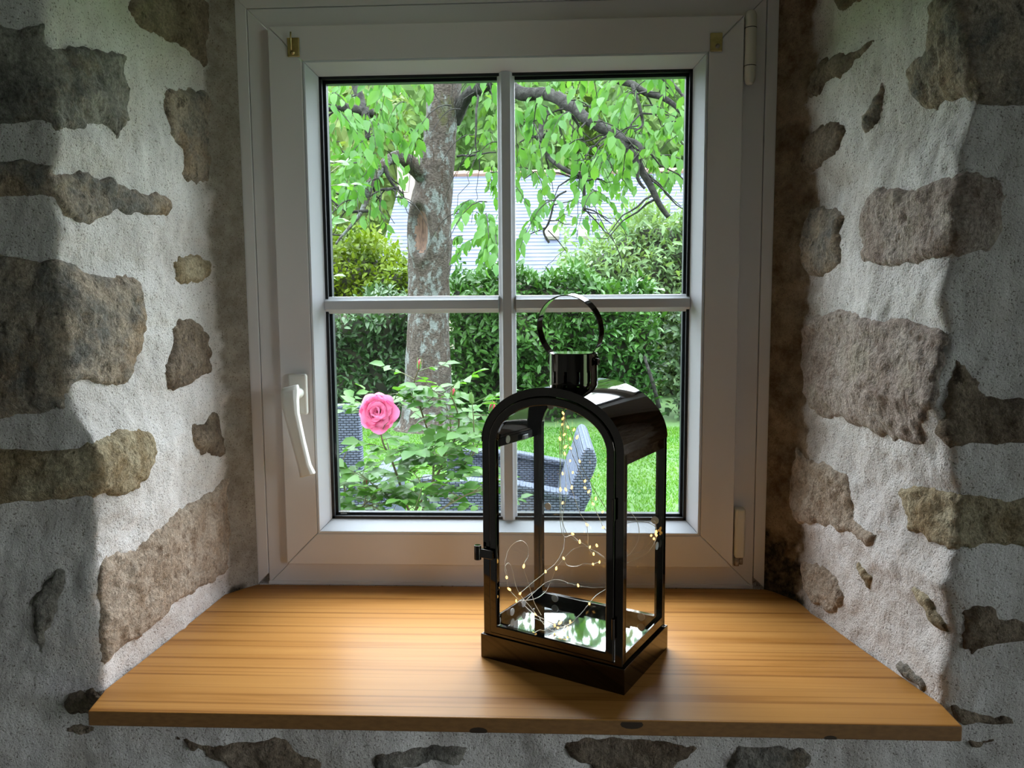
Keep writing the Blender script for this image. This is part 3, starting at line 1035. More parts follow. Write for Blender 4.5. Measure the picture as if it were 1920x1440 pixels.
# latch on the left stile
lt = MB().tube([(-.1040, -BD - .006, .1350), (-.1040, -BD - .006, .1545)], .0048, 16).build('latch_barrel', M_nickel, door, smooth=True)
bv(lt, .0006, 2)
MB().box(-.1040, -.0800, -BD - .0075, -BD - .0022, .1385, .1505).build('latch_tongue', M_nickel, door, bevel=.0008)
# roof vault
n = 40
v = []
for (a, b) in ((BWd + .0004, RB + .0004), (BWd - .0008, RB - .0008)):
    for y in (-BD - .0006, BD + .0004):
        for k in range(n + 1):
            th = PI - PI * k / n
            v.append((a * math.cos(th), y, ZS_ + b * math.sin(th)))
n1 = n + 1
f = []
for k in range(n):
    f += [(k, k + 1, n1 + k + 1, n1 + k), (2 * n1 + k, 3 * n1 + k, 3 * n1 + k + 1, 2 * n1 + k + 1), (k, 2 * n1 + k, 2 * n1 + k + 1, k + 1), (n1 + k, n1 + k + 1, 3 * n1 + k + 1, 3 * n1 + k)]
f += [(0, n1, 3 * n1, 2 * n1), (n, 2 * n1 + n, 3 * n1 + n, n1 + n)]
roof = obj('roof_vault', v, f, M_nickel, lan, smooth=True)
bm = bmesh.new(); bm.from_mesh(roof.data); bmesh.ops.recalc_face_normals(bm, faces=bm.faces); bm.to_mesh(roof.data); bm.free()
roof.data.polygons.foreach_set('use_smooth', [True] * len(roof.data.polygons))
es = roof.modifiers.new('split', 'EDGE_SPLIT'); es.split_angle = .9
# side frames, rails, panes
for s in (-1, 1):
    x0, x1 = sorted((s * (BWd - .009), s * BWd))
    MB().box(x0, x1, -BD + .0004, -BD + .011, PZ, ZS_).build('post', M_nickel, lan, bevel=.0007)
    MB().box(x0, x1, BD - .010, BD - .0004, PZ, ZS_).build('post', M_nickel, lan, bevel=.0007)
    x0, x1 = sorted((s * (BWd - .003), s * (BWd - .0003)))
    MB().box(x0, x1, -BD + .010, BD - .009, ZS_ - .0135, ZS_ + .001).build('side_rail', M_nickel, lan, bevel=.0005)
    MB().box(x0, x1, -BD + .010, BD - .009, PZ, PZ + .0145).build('side_rail', M_nickel, lan, bevel=.0005)
    xx = s * (BWd - .0045)
    MB().add([(xx, -BD + .006, PZ + .004), (xx, BD - .006, PZ + .004), (xx, BD - .006, ZS_ - .002), (xx, -BD + .006, ZS_ - .002)], [(0, 1, 2, 3)]).build('side_glass', M_lglass, lan)
# silicone pads and clips holding the panes
def pad(p, nrm):
    p = np.array(p); nrm = np.array(nrm, float)
    return MB().tube([p, p + nrm * .0011], .0053, 16).build('glass_pad', M_pad, lan, smooth=False)


for y in (-.048, -.012):
    pad((-(BWd - .0068), y, PZ + .0095), (1, 0, 0))
pad((-(BWd - .0068), .020, PZ + .011), (1, 0, 0))
pad((-(BWd - .0068), -.02, ZS_ - .005), (1, 0, 0))
for x in (-.064, .070):
    pad((x, BD - .0105, PZ + .0095), (0, -1, 0))
pad((-.075, BD - .0105, .178), (0, -1, 0))
pad((.088, BD - .0105, .180), (0, -1, 0))
pad((.0935, BD - .016, .147), (-1, 0, 0))
pad((-.070, BD - .0105, .325), (0, -1, 0))
for x in (-.024, .046):
    c = MB().box(x - .008, x + .008, BD - .0125, BD - .0105, PZ + .008, PZ + .0145).build('glass_clip', M_nickel, lan, bevel=.0007)
    MB().box(x - .004, x + .004, BD - .0125, BD - .0105, PZ + .002, PZ + .008).build('clip_tab', M_nickel, c, bevel=.0005)
c = MB().box(-(BWd - .0065), -(BWd - .0085), .018, .034, ZS_ - .012, ZS_ - .005).build('glass_clip', M_mirror, lan, bevel=.0006)
# chimney with a ring of slots
CX, CR, CZ0, CZ1 = -.003, .0318, .3555, .4065
seg, per = 48, 4
rows = [CZ0, CZ0 + .0125, CZ0 + .0140, CZ0 + .0265, CZ0 + .0280, CZ1 - .001, CZ1]
v, f = [], []
for z in rows:
    rr = CR - (.0008 if z == CZ1 else 0)
    for k in range(seg):
        th = 2 * PI * (k + .5) / seg
        v.append((CX + rr * math.cos(th), rr * math.sin(th), z))
for r in range(len(rows) - 1):
    for k in range(seg):
        slot = (k % per == 0)
        if slot and r in (1, 2, 3):
            continue
        f.append((r * seg + k, r * seg + (k + 1) % seg, (r + 1) * seg + (k + 1) % seg, (r + 1) * seg + k))
f.append(tuple((len(rows) - 1) * seg + k for k in range(seg)))
ch = obj('chimney', v, f, M_nickel, lan, smooth=True)
so = ch.modifiers.new('sheet', 'SOLIDIFY'); so.thickness = .0008; so.offset = -1
es = ch.modifiers.new('split', 'EDGE_SPLIT'); es.split_angle = .6
# carrying ring: flat strap, hinged on two rivets
HR = .0445
lean = math.radians(-10)
hz = .3955
path = []
for k in range(49):
    t = k / 48
    th = math.radians(-48) + (math.radians(228) - math.radians(-48)) * t
    path.append((HR * math.cos(th) - .0045, HR * math.sin(th) + HR * .96))
path = [(CX + CR + .0022, -.004)] + [(CX + CR + .0022, .002)] + path + [(CX - CR - .0022, .002), (CX - CR - .0022, -.004)]
sw, stt = .0065, .0006
v, f = [], []
pts2 = [np.array(p) for p in path]
for i, p in enumerate(pts2):
    tdir = pts2[min(i + 1, len(pts2) - 1)] - pts2[max(i - 1, 0)]
    nn = np.array([-tdir[1], tdir[0]]); nn /= np.linalg.norm(nn) + 1e-9
    for (dn, dy) in ((-stt, -sw), (stt, -sw), (stt, sw), (-stt, sw)):
        q = p + nn * dn
        yy = dy * math.cos(lean) + q[1] * math.sin(lean)
        zz = hz + q[1] * math.cos(lean) - dy * math.sin(lean)
        v.append((q[0], yy, zz))
for i in range(len(pts2) - 1):
    for k in range(4):
        f.append((i * 4 + k, i * 4 + (k + 1) % 4, i * 4 + 4 + (k + 1) % 4, i * 4 + 4 + k))
f += [(3, 2, 1, 0), tuple(len(v) - 4 + k for k in range(4))]
hnd = obj('carrying_ring', v, f, M_nickel, lan)
bm = bmesh.new(); bm.from_mesh(hnd.data); bmesh.ops.recalc_face_normals(bm, faces=bm.faces); bm.to_mesh(hnd.data); bm.free()
hnd.data.polygons.foreach_set('use_smooth', [True] * len(hnd.data.polygons))
es = hnd.modifiers.new('split', 'EDGE_SPLIT'); es.split_angle = .7
for s in (-1, 1):
    r_ = MB().tube([(CX + s * (CR - .001), 0, hz), (CX + s * (CR + .0042), 0, hz), (CX + s * (CR + .0052), 0, hz)], [.0045, .0045, .0028], 14).build('rivet', M_nickel, hnd, smooth=True)
    es = r_.modifiers.new('split', 'EDGE_SPLIT'); es.split_angle = .7

# ================================================================== FAIRY LIGHTS INSIDE THE LANTERN
fl = tag(empty('fairy_lights', tuple(LC + np.array([0, 0, PZ + .003])), LA), 'string of warm white fairy lights on silver wire inside the lantern', 'string lights')
FZ = PZ + .003
TOP = (1056, 772, 0.0)
WIRES = [
    [TOP, (1050, 830, .0), (1051, 900, .0), (1053, 965, -.01), (1058, 1020, -.02), (1045, 1052, -.03), (1023, 1072, -.035), (992, 1098, -.04), (976, 1112, -.045)],
    [(1040, 1170, -.02), (1003, 1152, -.045), (976, 1128, -.05), (955, 1105, -.055), (950, 1083, -.055), (946, 1066, -.055), (954, 1056, -.05), (961, 1072, -.05), (966, 1095, -.05), (975, 1114, -.05), (992, 1135, -.05), (1006, 1153, -.048)],
    [(952, 1084, -.05), (947, 1052, -.04), (958, 1025, -.03), (976, 1014, -.03), (989, 1024, -.03), (990, 1045, -.035), (982, 1062, -.04), (990, 1090, -.045), (1003, 1132, -.05), (1015, 1153, -.045)],
    [(972, 1127, -.05), (1008, 1121, -.045), (1028, 1101, -.03), (1043, 1066, -.02), (1057, 1047, -.01), (1075, 1030, .0), (1095, 1024, .01), (1112, 1031, .01), (1134, 1045, .0)],
    [(985, 1127, -.05), (1018, 1096, -.03), (1045, 1087, -.02), (1068, 1094, -.02), (1084, 1098, -.02), (1108, 1102, -.02), (1140, 1101, -.01)],
    [(1057, 1047, -.01), (1064, 1060, -.01), (1080, 1062, .0), (1096, 1057, .01), (1112, 1058, .01), (1124, 1054, .01), (1145, 1056, .01)],
    [TOP, (1066, 830, .01), (1085, 880, .01), (1104, 925, .01), (1130, 985, .02), (1150, 1010, .02)],
    [TOP, (1074, 820, .0), (1088, 868, .0), (1110, 910, -.01), (1140, 960, -.01)],
    [TOP, (1060, 850, .02), (1072, 915, .02), (1087, 960, .02), (1100, 985, .02), (1104, 1026, .02), (1113, 1039, .02)],
    [TOP, (1055, 850, .02), (1062, 920, .02), (1055, 975, .015), (1068, 1005, .01), (1089, 1017, .01), (1106, 1027, .01), (1135, 1048, .01)],
    [TOP, (1052, 860, -.02), (1049, 918, -.02), (1054, 1000, -.02), (1072, 1004, 0), (1086, 1016, .0)],
    [(988, 1153, -.045), (1020, 1166, -.03), (1048, 1176, -.02), (1068, 1170, -.02), (1088, 1152, -.02), (1105, 1132, -.02), (1118, 1116, -.015), (1150, 1096, .0)],
    [(1040, 1172, -.02), (1012, 1158, -.045), (1030, 1180, -.03), (1052, 1184, -.03), (1060, 1172, -.02)],
    [(1001, 1187, -.058), (1012, 1181, -.05), (1022, 1182, -.04), (1040, 1174, -.03)],
    [(1150, 1050, .01), (1178, 1042, .03), (1205, 1031, .04), (1225, 1010, .05), (1234, 1001, .055), (1226, 985, .05), (1200, 978, .04), (1165, 985, .03), (1150, 1010, .02)],
    [(1150, 1064, .01), (1182, 1053, .03), (1212, 1038, .04), (1230, 1016, .05), (1238, 1002, .055), (1230, 978, .05), (1216, 980, .045)],
    [(1150, 960, .0), (1180, 960, .02), (1197, 985, .03), (1196, 1015, .03), (1180, 1040, .03)],
]


def flp(x, y, ly):
    p = lat(x, y, ly)
    p[0] = min(max(p[0], -.091), .0925); p[1] = min(max(p[1], -.063), .062)
    p[2] = max(p[2], FZ + .0008)
    return p - np.array([0, 0, FZ])


for wv in WIRES:
    pts = catmull([flp(*p) for p in wv], 7)
    q = np.array(pts)
    pts = [p + .0006 * np.array([vnoise(p + 3, 150), vnoise(p + 9, 150), 0]) for p in q]
    MB().tube(pts, .00042, 5).build('wire', M_wire, fl, smooth=True)
LEDS = [(1056, 775, 0), (1055, 785, 0), (1054, 796, -.005), (1065, 801, 0), (1076, 806, .005), (1082, 820, 0), (1050, 823, 0), (1058, 815, 0), (1069, 823, .01), (1070, 840, .01), (1059, 851, 0),
        (1069, 864, .01), (1087, 865, 0), (1055, 888, .02), (1074, 886, .01), (1051, 918, -.02), (1061, 918, .02), (1072, 914, .02), (1055, 943, .02), (1097, 902, .01), (1112, 945, .01), (1117, 935, .01),
        (1130, 960, 0), (1101, 984, .02), (1131, 989, .02), (1087, 1016, .01), (1106, 1026, .01), (1119, 1023, .01), (1113, 1039, .02), (1074, 1001, 0), (1104, 922, .01), (1097, 915, .01), (1060, 838, 0),
        (1023, 1072, -.035), (1043, 1066, -.02), (1057, 1047, -.01), (982, 1062, -.04), (950, 1083, -.055), (955, 1105, -.055), (975, 1113, -.05), (968, 1127, -.05), (1004, 1152, -.045), (1084, 1098, -.02),
        (1112, 1058, .01), (1124, 1054, .01), (1105, 1132, -.02), (1040, 1173, -.02), (1050, 1168, -.02), (1069, 1166, -.02), (1064, 1178, -.02), (1001, 1187, -.058), (1046, 1177, -.03), (1058, 1183, -.03),
        (1221, 1004, .05), (1230, 1002, .055), (1236, 998, .055), (1240, 1004, .055), (1226, 1010, .05), (1232, 996, .055)]
bmm = bmesh.new()
bmesh.ops.create_icosphere(bmm, subdivisions=1, radius=1)
for vv in bmm.verts:
    vv.co.z *= 1.7
    if vv.co.z > .8:
        vv.co.z *= 1.2
led_me = bpy.data.meshes.new('led_bulb'); bmm.to_mesh(led_me); bmm.free()
led_me.materials.append(M_led)
led_me.polygons.foreach_set('use_smooth', [True] * len(led_me.polygons))
led0 = bpy.data.objects.new('led_bulb', led_me)
for k, L in enumerate(LEDS):
    o = led0 if k == 0 else led0.copy()
    col.objects.link(o)
    o.parent = fl
    p = flp(*L)
    p[2] = max(p[2], .002)
    o.location = tuple(p)
    o.rotation_euler = (random.uniform(-.9, .9), random.uniform(-.9, .9), 0)
    s_ = .00150 * random.uniform(.85, 1.2)
    o.scale = (s_, s_, s_)

# ================================================================== GARDEN
GZ = -.95
M_lawn = mat('lawn_soil', (0.022, 0.065, 0.008), 0.9, color2=(0.035, 0.08, 0.012), nscale=3, coords='Object')
M_grass = leaf_mat('grass_blade', (0.036, 0.125, 0.010), (0.072, 0.165, 0.016), trans=.35, rough=.5, nscale=1.6)
ground = tag(MB().box(-40, 40, .12, 60, GZ - .2, GZ).build('lawn_ground', M_lawn), 'flat green lawn of the garden outside', 'lawn', kind='structure')
mb = MB().box(2.62, 30, -20, .12, GZ - .2, GZ); tag(mb.build('side_ground', M_lawn), 'lawn beside the house', 'lawn', kind='structure')


def batch_mesh(name, V, F, m, parent=None, smooth=False, mats=None, mi=None):
    """V (n,3), F (k,3) arrays"""
    me = bpy.data.meshes.new(name)
    me.vertices.add(len(V)); me.vertices.foreach_set('co', np.asarray(V, np.float32).ravel())
    k = F.shape[1]
    me.loops.add(F.size); me.loops.foreach_set('vertex_index', F.astype(np.int32).ravel())
    me.polygons.add(len(F)); me.polygons.foreach_set('loop_start', np.arange(0, F.size, k, dtype=np.int32))
    me.polygons.foreach_set('loop_total', np.full(len(F), k, np.int32))
    for mm in (m if isinstance(m, (list, tuple)) else [m]):
        me.materials.append(mm)
    if mi is not None:
        me.polygons.foreach_set('material_index', mi.astype(np.int32))
    me.update(calc_edges=True)
    o = bpy.data.objects.new(name, me)
    col.objects.link(o)
    if parent is not None:
        o.parent = parent
    return o


# grass blades
NB = 130000
gy = .9 + (7.75 - .9) * rng.random(NB) ** .75
half = .62 * (gy + 1.4) * .75 + .8
gxx = .15 + (rng.random(NB) * 2 - 1) * half
hgt = rng.uniform(.014, .032, NB) * (1 + .3 * vnoise(np.stack([gxx, gy, 0 * gy], -1), 1.5))
free = ~((np.abs(gxx + 1.05) < .50) & (np.abs(gy - 2.25) < .45)) & ~((np.abs(gxx + .07) < .50) & (gy > 1.65) & (gy < 2.45)) & (np.hypot(gxx + 1.34, gy - 7.65) > .42)
gxx, gy, hgt = gxx[free], gy[free], hgt[free]
NB = len(gxx)
th = rng.uniform(0, 2 * PI, NB)
wd = rng.uniform(.0025, .005, NB) * (0.7 + gy * .12)
bx = np.stack([gxx, gy, np.full(NB, GZ)], -1)
dv = np.stack([np.cos(th), np.sin(th), 0 * th], -1)
ln = rng.normal(0, .016, (NB, 3)); ln[:, 2] = hgt
V = np.stack([bx - dv * wd[:, None], bx + dv * wd[:, None], bx + ln], 1).reshape(-1, 3)
Fg = np.arange(NB * 3).reshape(-1, 3)
gr = batch_mesh('grass', V, Fg, M_grass)
tag(gr, 'short bright green grass of the lawn', 'grass', kind='stuff')

# ---- leaves
LEAF_V = np.array([(0, 0, 0), (-.30, .28, .07), (.30, .28, .07), (0, .50, -.01), (-.26, .66, .05), (.26, .66, .05), (0, 1.0, -.10), (0, .22, .0)])
LEAF_F = np.array([(0, 7, 1), (0, 2, 7), (7, 3, 1), (7, 2, 3), (1, 3, 4), (2, 5, 3), (3, 6, 4), (3, 5, 6)])


def frames(D, N):
    D = D / (np.linalg.norm(D, axis=1, keepdims=True) + 1e-9)
    N = N - D * np.sum(N * D, 1, keepdims=True)
    N = N / (np.linalg.norm(N, axis=1, keepdims=True) + 1e-9)
    X = np.cross(D, N)
    return np.stack([X, D, N], 2)      # columns


_leafsrc = {}


def leaves(parent, P, D, N, S, m, wid=1.0, nobj=300, name='leaf', box=(590, 130, 1310, 985), origin=(0, 0, 0)):
    """single leaves for the ones that show largest, the rest joined in one part"""
    P = np.asarray(P); n = len(P)
    R_ = frames(np.asarray(D, float), np.asarray(N, float))
    S = np.asarray(S)
    px, py, dp = project(P + D / (np.linalg.norm(D, axis=1, keepdims=True) + 1e-9) * S[:, None] * .5)
    ok = (px > box[0]) & (px < box[2]) & (py > box[1]) & (py < box[3]) & (dp > .1)
    cell = (np.round(px / 7).astype(int) * 10000 + np.round(py / 7).astype(int))
    order = np.argsort(dp)
    first = np.zeros(n, bool)
    seen = set()
    for i in order:
        if ok[i] and cell[i] not in seen:
            seen.add(int(cell[i])); first[i] = True
    score = np.where(ok, S / np.maximum(dp, .1), 0) * np.where(first, 1, .4)
    sel = np.argsort(-score)[:nobj]
    sel = sel[score[sel] > 0]
    mask = np.zeros(n, bool); mask[sel] = True
    sc3 = np.array([wid, 1, 1])
    key = (m.name, name)
    o0 = np.array(origin)
    if key not in _leafsrc:
        me = bpy.data.meshes.new(name)
        me.from_pydata([tuple(v) for v in LEAF_V * sc3], [], [tuple(map(int, f)) for f in LEAF_F])
        me.materials.append(m)
        me.polygons.foreach_set('use_smooth', [True] * len(me.polygons))
        me.update()
        _leafsrc[key] = me
    for i in sel:
        o = bpy.data.objects.new(name, _leafsrc[key])
        col.objects.link(o)
        o.parent = parent
        M4 = Matrix.Identity(4)
        for a in range(3):
            for b in range(3):
                M4[a][b] = R_[i, a, b] * S[i]
            M4[a][3] = P[i, a] - o0[a]
        o.matrix_local = M4
    rest = np.where(~mask)[0]
    if len(rest):
        V = (LEAF_V * sc3)[None] * S[rest][:, None, None]
        V = np.einsum('nab,nvb->nva', R_[rest], V) + (P[rest] - o0)[:, None]
        Fa = (LEAF_F[None] + (np.arange(len(rest)) * len(LEAF_V))[:, None, None]).reshape(-1, 3)
        fo = batch_mesh('foliage', V.reshape(-1, 3), Fa, m, parent)
        fo.data.polygons.foreach_set('use_smooth', [True] * len(fo.data.polygons))
        fo['kind'] = 'stuff'


# ---- old garden tree
def bark_mat():
    m = bpy.data.materials.new('lichen_bark')
    m.use_nodes = True
    n = m.node_tree
    p = n.nodes['Principled BSDF']
    p.inputs['Roughness'].default_value = .95
    p.inputs['Specular IOR Level'].default_value = .15
    tcn = n.nodes.new('ShaderNodeTexCoord')

    def noise(scale, st, det=6, rough=.6):
        mp = n.nodes.new('ShaderNodeMapping'); mp.inputs['Scale'].default_value = st
        n.links.new(tcn.outputs['Object'], mp.inputs[0])
        t = n.nodes.new('ShaderNodeTexNoise'); t.inputs['Scale'].default_value = scale; t.inputs['Detail'].default_value = det
        t.inputs['Roughness'].default_value = rough
        n.links.new(mp.outputs[0], t.inputs['Vector'])
        return t.outputs['Fac']

    def ramp(fac, a, b, c1, c2):
        r = n.nodes.new('ShaderNodeValToRGB')
        r.color_ramp.elements[0].position = a; r.color_ramp.elements[1].position = b
        r.color_ramp.elements[0].color = (*c1, 1); r.color_ramp.elements[1].color = (*c2, 1)
        n.links.new(fac, r.inputs[0])
        return r.outputs[0]

    def mix(f, a, b):
        x = n.nodes.new('ShaderNodeMix'); x.data_type = 'RGBA'
        n.links.new(f, x.inputs['Factor']); n.links.new(a, x.inputs['A'])
        if isinstance(b, tuple):
            x.inputs['B'].default_value = (*b, 1)
        else:
            n.links.new(b, x.inputs['B'])
        return x.outputs['Result']

    fine = noise(1, (34, 34, 80), 6, .7)
    base = ramp(fine, .38, .64, (.018, .014, .011), (.085, .072, .060))
    crack = ramp(noise(1, (26, 26, 3.2), 3), .36, .44, (0, 0, 0), (1, 1, 1))
    base = mix(crack, ramp(fine, 0, 1, (.018, .013, .009), (.05, .035, .025)), base)
    lich = noise(1, (7, 7, 4.5), 8, .75)
    lf = ramp(lich, .52, .58, (0, 0, 0), (1, 1, 1))
    base = mix(lf, base, ramp(fine, .35, .6, (.065, .073, .07), (.135, .152, .145)))
    moss = ramp(noise(1, (3, 3, 1.6), 5, .7), .60, .70, (0, 0, 0), (.8, .8, .8))
    base = mix(moss, base, (.045, .048, .014))
    n.links.new(base, p.inputs['Base Color'])
    bp = n.nodes.new('ShaderNodeBump'); bp.inputs['Distance'].default_value = .02; bp.inputs['Strength'].default_value = .9
    n.links.new(fine, bp.inputs['Height']); n.links.new(bp.outputs[0], p.inputs['Normal'])
    return m


M_bark = bark_mat()
M_branch = mat('dark_bark', (0.010, 0.009, 0.008), 0.95, color2=(0.040, 0.040, 0.035), nscale=20, ramp=(.4, .75), bump=1.0, bscale=40, bdist=.02, spec=.2)
M_wound = mat('bare_heartwood', (0.045, 0.022, 0.013), 0.8, color2=(0.115, 0.068, 0.044), nscale=10, stretch=(6, 6, 1), bump=.6, bscale=30)
TY = 7.65
TR = [(858, -150, 22), (852, 40, 27), (836, 150, 30), (826, 250, 29), (819, 320, 33), (808, 385, 39), (805, 450, 40), (804, 550, 37), (804, 600, 37), (803, 700, 42), (802, 780, 50), (802, 822, 64)]
ctr = [(at(x, y, TY), r * (TY - CAM[1]) / F_PX) for x, y, r in TR]
base_pt = ctr[-1][0].copy(); base_pt[2] = GZ
ctr[-1] = (base_pt, ctr[-1][1])
tree = tag(empty('garden_tree', tuple(base_pt)), 'old broad tree with a knot hole in its grey trunk and hanging leaves', 'tree')
tpts = catmull([np.append(c, r) for c, r in ctr], 18)
segT = 96
v = []
for i, p in enumerate(tpts):
    for j in range(segT):
        th = 2 * PI * j / segT
        v.append((p[0] + p[3] * math.cos(th), p[1] + p[3] * math.sin(th), p[2]))
v = np.array(v)
cen = np.repeat(np.array(tpts)[:, :3], segT, 0)
rd = v - cen
rn = rd / (np.linalg.norm(rd, axis=1, keepdims=True) + 1e-9)
Pn = np.stack([v[:, 0], v[:, 1], v[:, 2] * .35], -1)
disp = .022 * fbm(Pn, 5, 2) + .010 * fbm(Pn, 22, 2)
# knot hole: rim and hollow on the side that faces the house
kc = at(788, 432, TY - .22)
kx, kz = .105, .29
e = np.hypot((v[:, 0] - kc[0]) / kx, (v[:, 2] - kc[2]) / kz)
facing = rn[:, 1] < 0.1
disp = disp + np.where(facing, .045 * np.exp(-((e - 1.15) / .28) ** 2) - .11 * np.clip(1.0 - e, 0, 1) ** .6, 0)
v = v + rn * disp[:, None]
ff = []
mi = []
for i in range(len(tpts) - 1):
    for j in range(segT):
        a = i * segT + j; b = i * segT + (j + 1) % segT
        ff.append((a, b, b + segT, a + segT))
        mi.append(1 if (facing[a] and min(e[a], e[b]) < .78) else 0)
tk = obj('trunk', v - base_pt, [tuple(reversed(q)) for q in ff], [M_bark, M_wound], tree, smooth=True)
tk.data.polygons.foreach_set('material_index', np.array(mi, np.int32))
LIMBS = [
    ([(852, 230, 7.7), (872, 185, 7.5), (905, 160, 7.2), (940, 150, 6.9), (972, 172, 6.7), (1035, 180, 6.4), (1075, 205, 6.2), (1120, 235, 6.0), (1165, 262, 5.9), (1195, 300, 5.8), (1213, 332, 5.8), (1235, 380, 5.8), (1255, 405, 5.8)], (.11, .085, .03)),
    ([(1160, 260, 5.9), (1190, 264, 5.8), (1204, 285, 5.7), (1194, 328, 5.7), (1207, 352, 5.7)], (.035, .03, .018)),
    ([(850, 60, 7.6), (960, 60, 7.0), (1080, 110, 6.5), (1145, 146, 6.3), (1195, 162, 6.2), (1255, 192, 6.1), (1295, 222, 6.0), (1360, 270, 6.0)], (.10, .05, .02)),
    ([(1185, 160, 6.2), (1198, 200, 6.1), (1206, 232, 6.1), (1190, 245, 6.0)], (.028, .02, .008)),
    ([(1026, 210, 6.4), (1016, 240, 6.3), (1020, 268, 6.2), (1032, 298, 6.2), (1062, 322, 6.1), (1088, 333, 6.1), (1094, 360, 6.1), (1094, 395, 6.0)], (.035, .032, .016)),
    ([(1012, 258, 6.3), (990, 258, 6.3), (972, 268, 6.3)], (.02, .014, .008)),
    ([(1060, 210, 6.2), (1085, 230, 6.2), (1096, 270, 6.2), (1100, 300, 6.2)], (.02, .014, .006)),
    ([(1255, 165, 6.2), (1240, 130, 6.2), (1290, 190, 6.0), (1330, 205, 6.0)], (.03, .025, .01)),
    ([(826, 372, 7.80), (800, 338, 7.62), (776, 313, 7.40), (752, 296, 7.1), (726, 302, 6.9), (712, 320, 6.8), (692, 350, 6.7), (688, 375, 6.7), (676, 402, 6.6), (655, 425, 6.6), (628, 458, 6.6)], (.17, .065, .014)),
    ([(720, 312, 6.8), (732, 340, 6.8), (757, 364, 6.8)], (.035, .025, .012)),
    ([(748, 352, 6.8), (715, 356, 6.7), (693, 368, 6.6)], (.02, .02, .012)),
    ([(690, 395, 6.6), (660, 397, 6.6), (640, 390, 6.6), (620, 372, 6.6)], (.025, .02, .01)),
    ([(846, 10, 7.6), (760, 60, 7.0), (690, 130, 6.6), (668, 150, 6.4), (674, 185, 6.3), (690, 225, 6.2), (690, 262, 6.2)], (.12, .08, .03)),
    ([(700, 212, 6.3), (672, 206, 6.2), (645, 202, 6.1), (615, 200, 6.0), (560, 190, 5.8)], (.055, .06, .04)),
    ([(858, 292, 7.6), (890, 292, 7.2), (930, 285, 6.9)], (.02, .016, .008)),
    ([(895, 180, 7.2), (892, 230, 7.0), (893, 280, 7.0), (900, 320, 7.0)], (.018, .014, .006)),
    ([(1092, 390, 6.0), (1120, 398, 6.0), (1150, 420, 6.0)], (.012, .01, .005)),
    ([(1030, 455, 6.1), (1020, 435, 6.1), (1028, 420, 6.1), (1040, 380, 6.1), (1062, 360, 6.1)], (.016, .014, .012)),
    ([(1028, 432, 6.1), (1045, 450, 6.1), (1060, 470, 6.1)], (.01, .008, .005)),
]
limb_pts = []
for pts, (r0, r1, r2) in LIMBS:
    cp = catmull([at(*p) for p in pts], 6)
    n = len(cp)
    cp = [p + .018 * np.array([vnoise(p, 6), vnoise(p + 5, 6), vnoise(p + 9, 6)]) for p in cp]
    rr = [np.interp(k / (n - 1), [0, .45, 1], [r0, r1, r2]) * (1 + .12 * float(vnoise(cp[k] + 3, 12))) * .72 for k in range(n)]
    MB().tube([p - base_pt for p in cp], rr, 10).build('branch', M_bark if r0 > .15 else M_branch, tree, smooth=True)
    limb_pts += [(cp[k], rr[k]) for k in range(3, n)]
# bare thin twigs
for k in range(70):
    p0, r0 = random.choice(limb_pts)
    a_ = random.uniform(0, 2 * PI)
    hd = np.array([math.cos(a_), .6 * math.sin(a_), random.uniform(-.9, .35)])
    L = random.uniform(.25, .7)
    cp = [p0 + hd * L * t + .06 * L * np.array([vnoise(p0 + t * 3, 3), 0, vnoise(p0 + 4 + t * 3, 3)]) * 3 * t + np.array([0, 0, -.25 * L * t * t]) for t in np.linspace(0, 1, 7)]
    MB().tube([p - base_pt for p in cp], list(np.linspace(min(.012, r0 * .6), .003, 7)), 5).build('twig', M_branch, tree, smooth=True)
# hanging leaf sprays
SPR = [((560, 40, 765, 300), 46), ((600, 300, 740, 385), 12), ((845, 60, 945, 290), 24), ((850, 290, 935, 450), 15), ((955, 40, 1310, 270), 76), ((960, 270, 1130, 390), 19),
       ((1190, 280, 1300, 370), 9), ((1090, 270, 1190, 310), 6), ((260, -60, 560, 250), 16), ((1310, -60, 1650, 300), 16), ((560, -130, 1310, 40), 16), ((700, 150, 800, 270), 7), ((640, 290, 760, 380), 9)]
P, D, N, S = [], [], [], []
twigs = MB()
for (x0, y0, x1, y1), cnt in SPR:
    for k in range(cnt):
        Y = random.uniform(4.3, 8.3)
        o = at(random.uniform(x0, x1), random.uniform(y0, y1), Y)
        ang = random.uniform(0, 2 * PI)
        hd = np.array([math.cos(ang), math.sin(ang), 0])
        L = random.uniform(.35, .75)
        nl = random.randint(12, 20)
        cp = []
        for q in range(7):
            t = q / 6
            cp.append(o + hd * L * .65 * t + np.array([0, 0, -L * .75 * t * t + .10 * L * t]))
        twigs.tube([p - base_pt for p in cp], [.0055 - .0006 * q for q in range(7)], 4, caps=False)
        for q in range(nl):
            t = (q + .5) / nl
            pp = o + hd * L * .65 * t + np.array([0, 0, -L * .75 * t * t + .10 * L * t])
            sd = 1 if q % 2 else -1
            side_ = np.array([-hd[1], hd[0], 0]) * sd
            d = side_ * .40 + hd * .3 + np.array([0, 0, -1.0]) + rng.normal(0, .22, 3)
            P.append(pp + side_ * .02); D.append(d); N.append(rng.normal(0, .6, 3) + np.array([0, -.75, .45])); S.append(random.uniform(.085, .135))
tw = twigs.build('twigs', M_branch, tree)
tw['kind'] = 'stuff'
M_tleaf = leaf_mat('tree_leaf', (0.0316, 0.1006, 0.0201), (0.0661, 0.1495, 0.0345), trans=.45, rough=.4, nscale=1.8)
P, D, N, S = map(np.array, (P, D, N, S))
lx, ly, ld = project(P + np.array([0, 0, -.05]))
tcx = np.interp(ly, [40, 150, 250, 320, 385, 450, 600, 780], [852, 836, 826, 819, 808, 805, 804, 802])
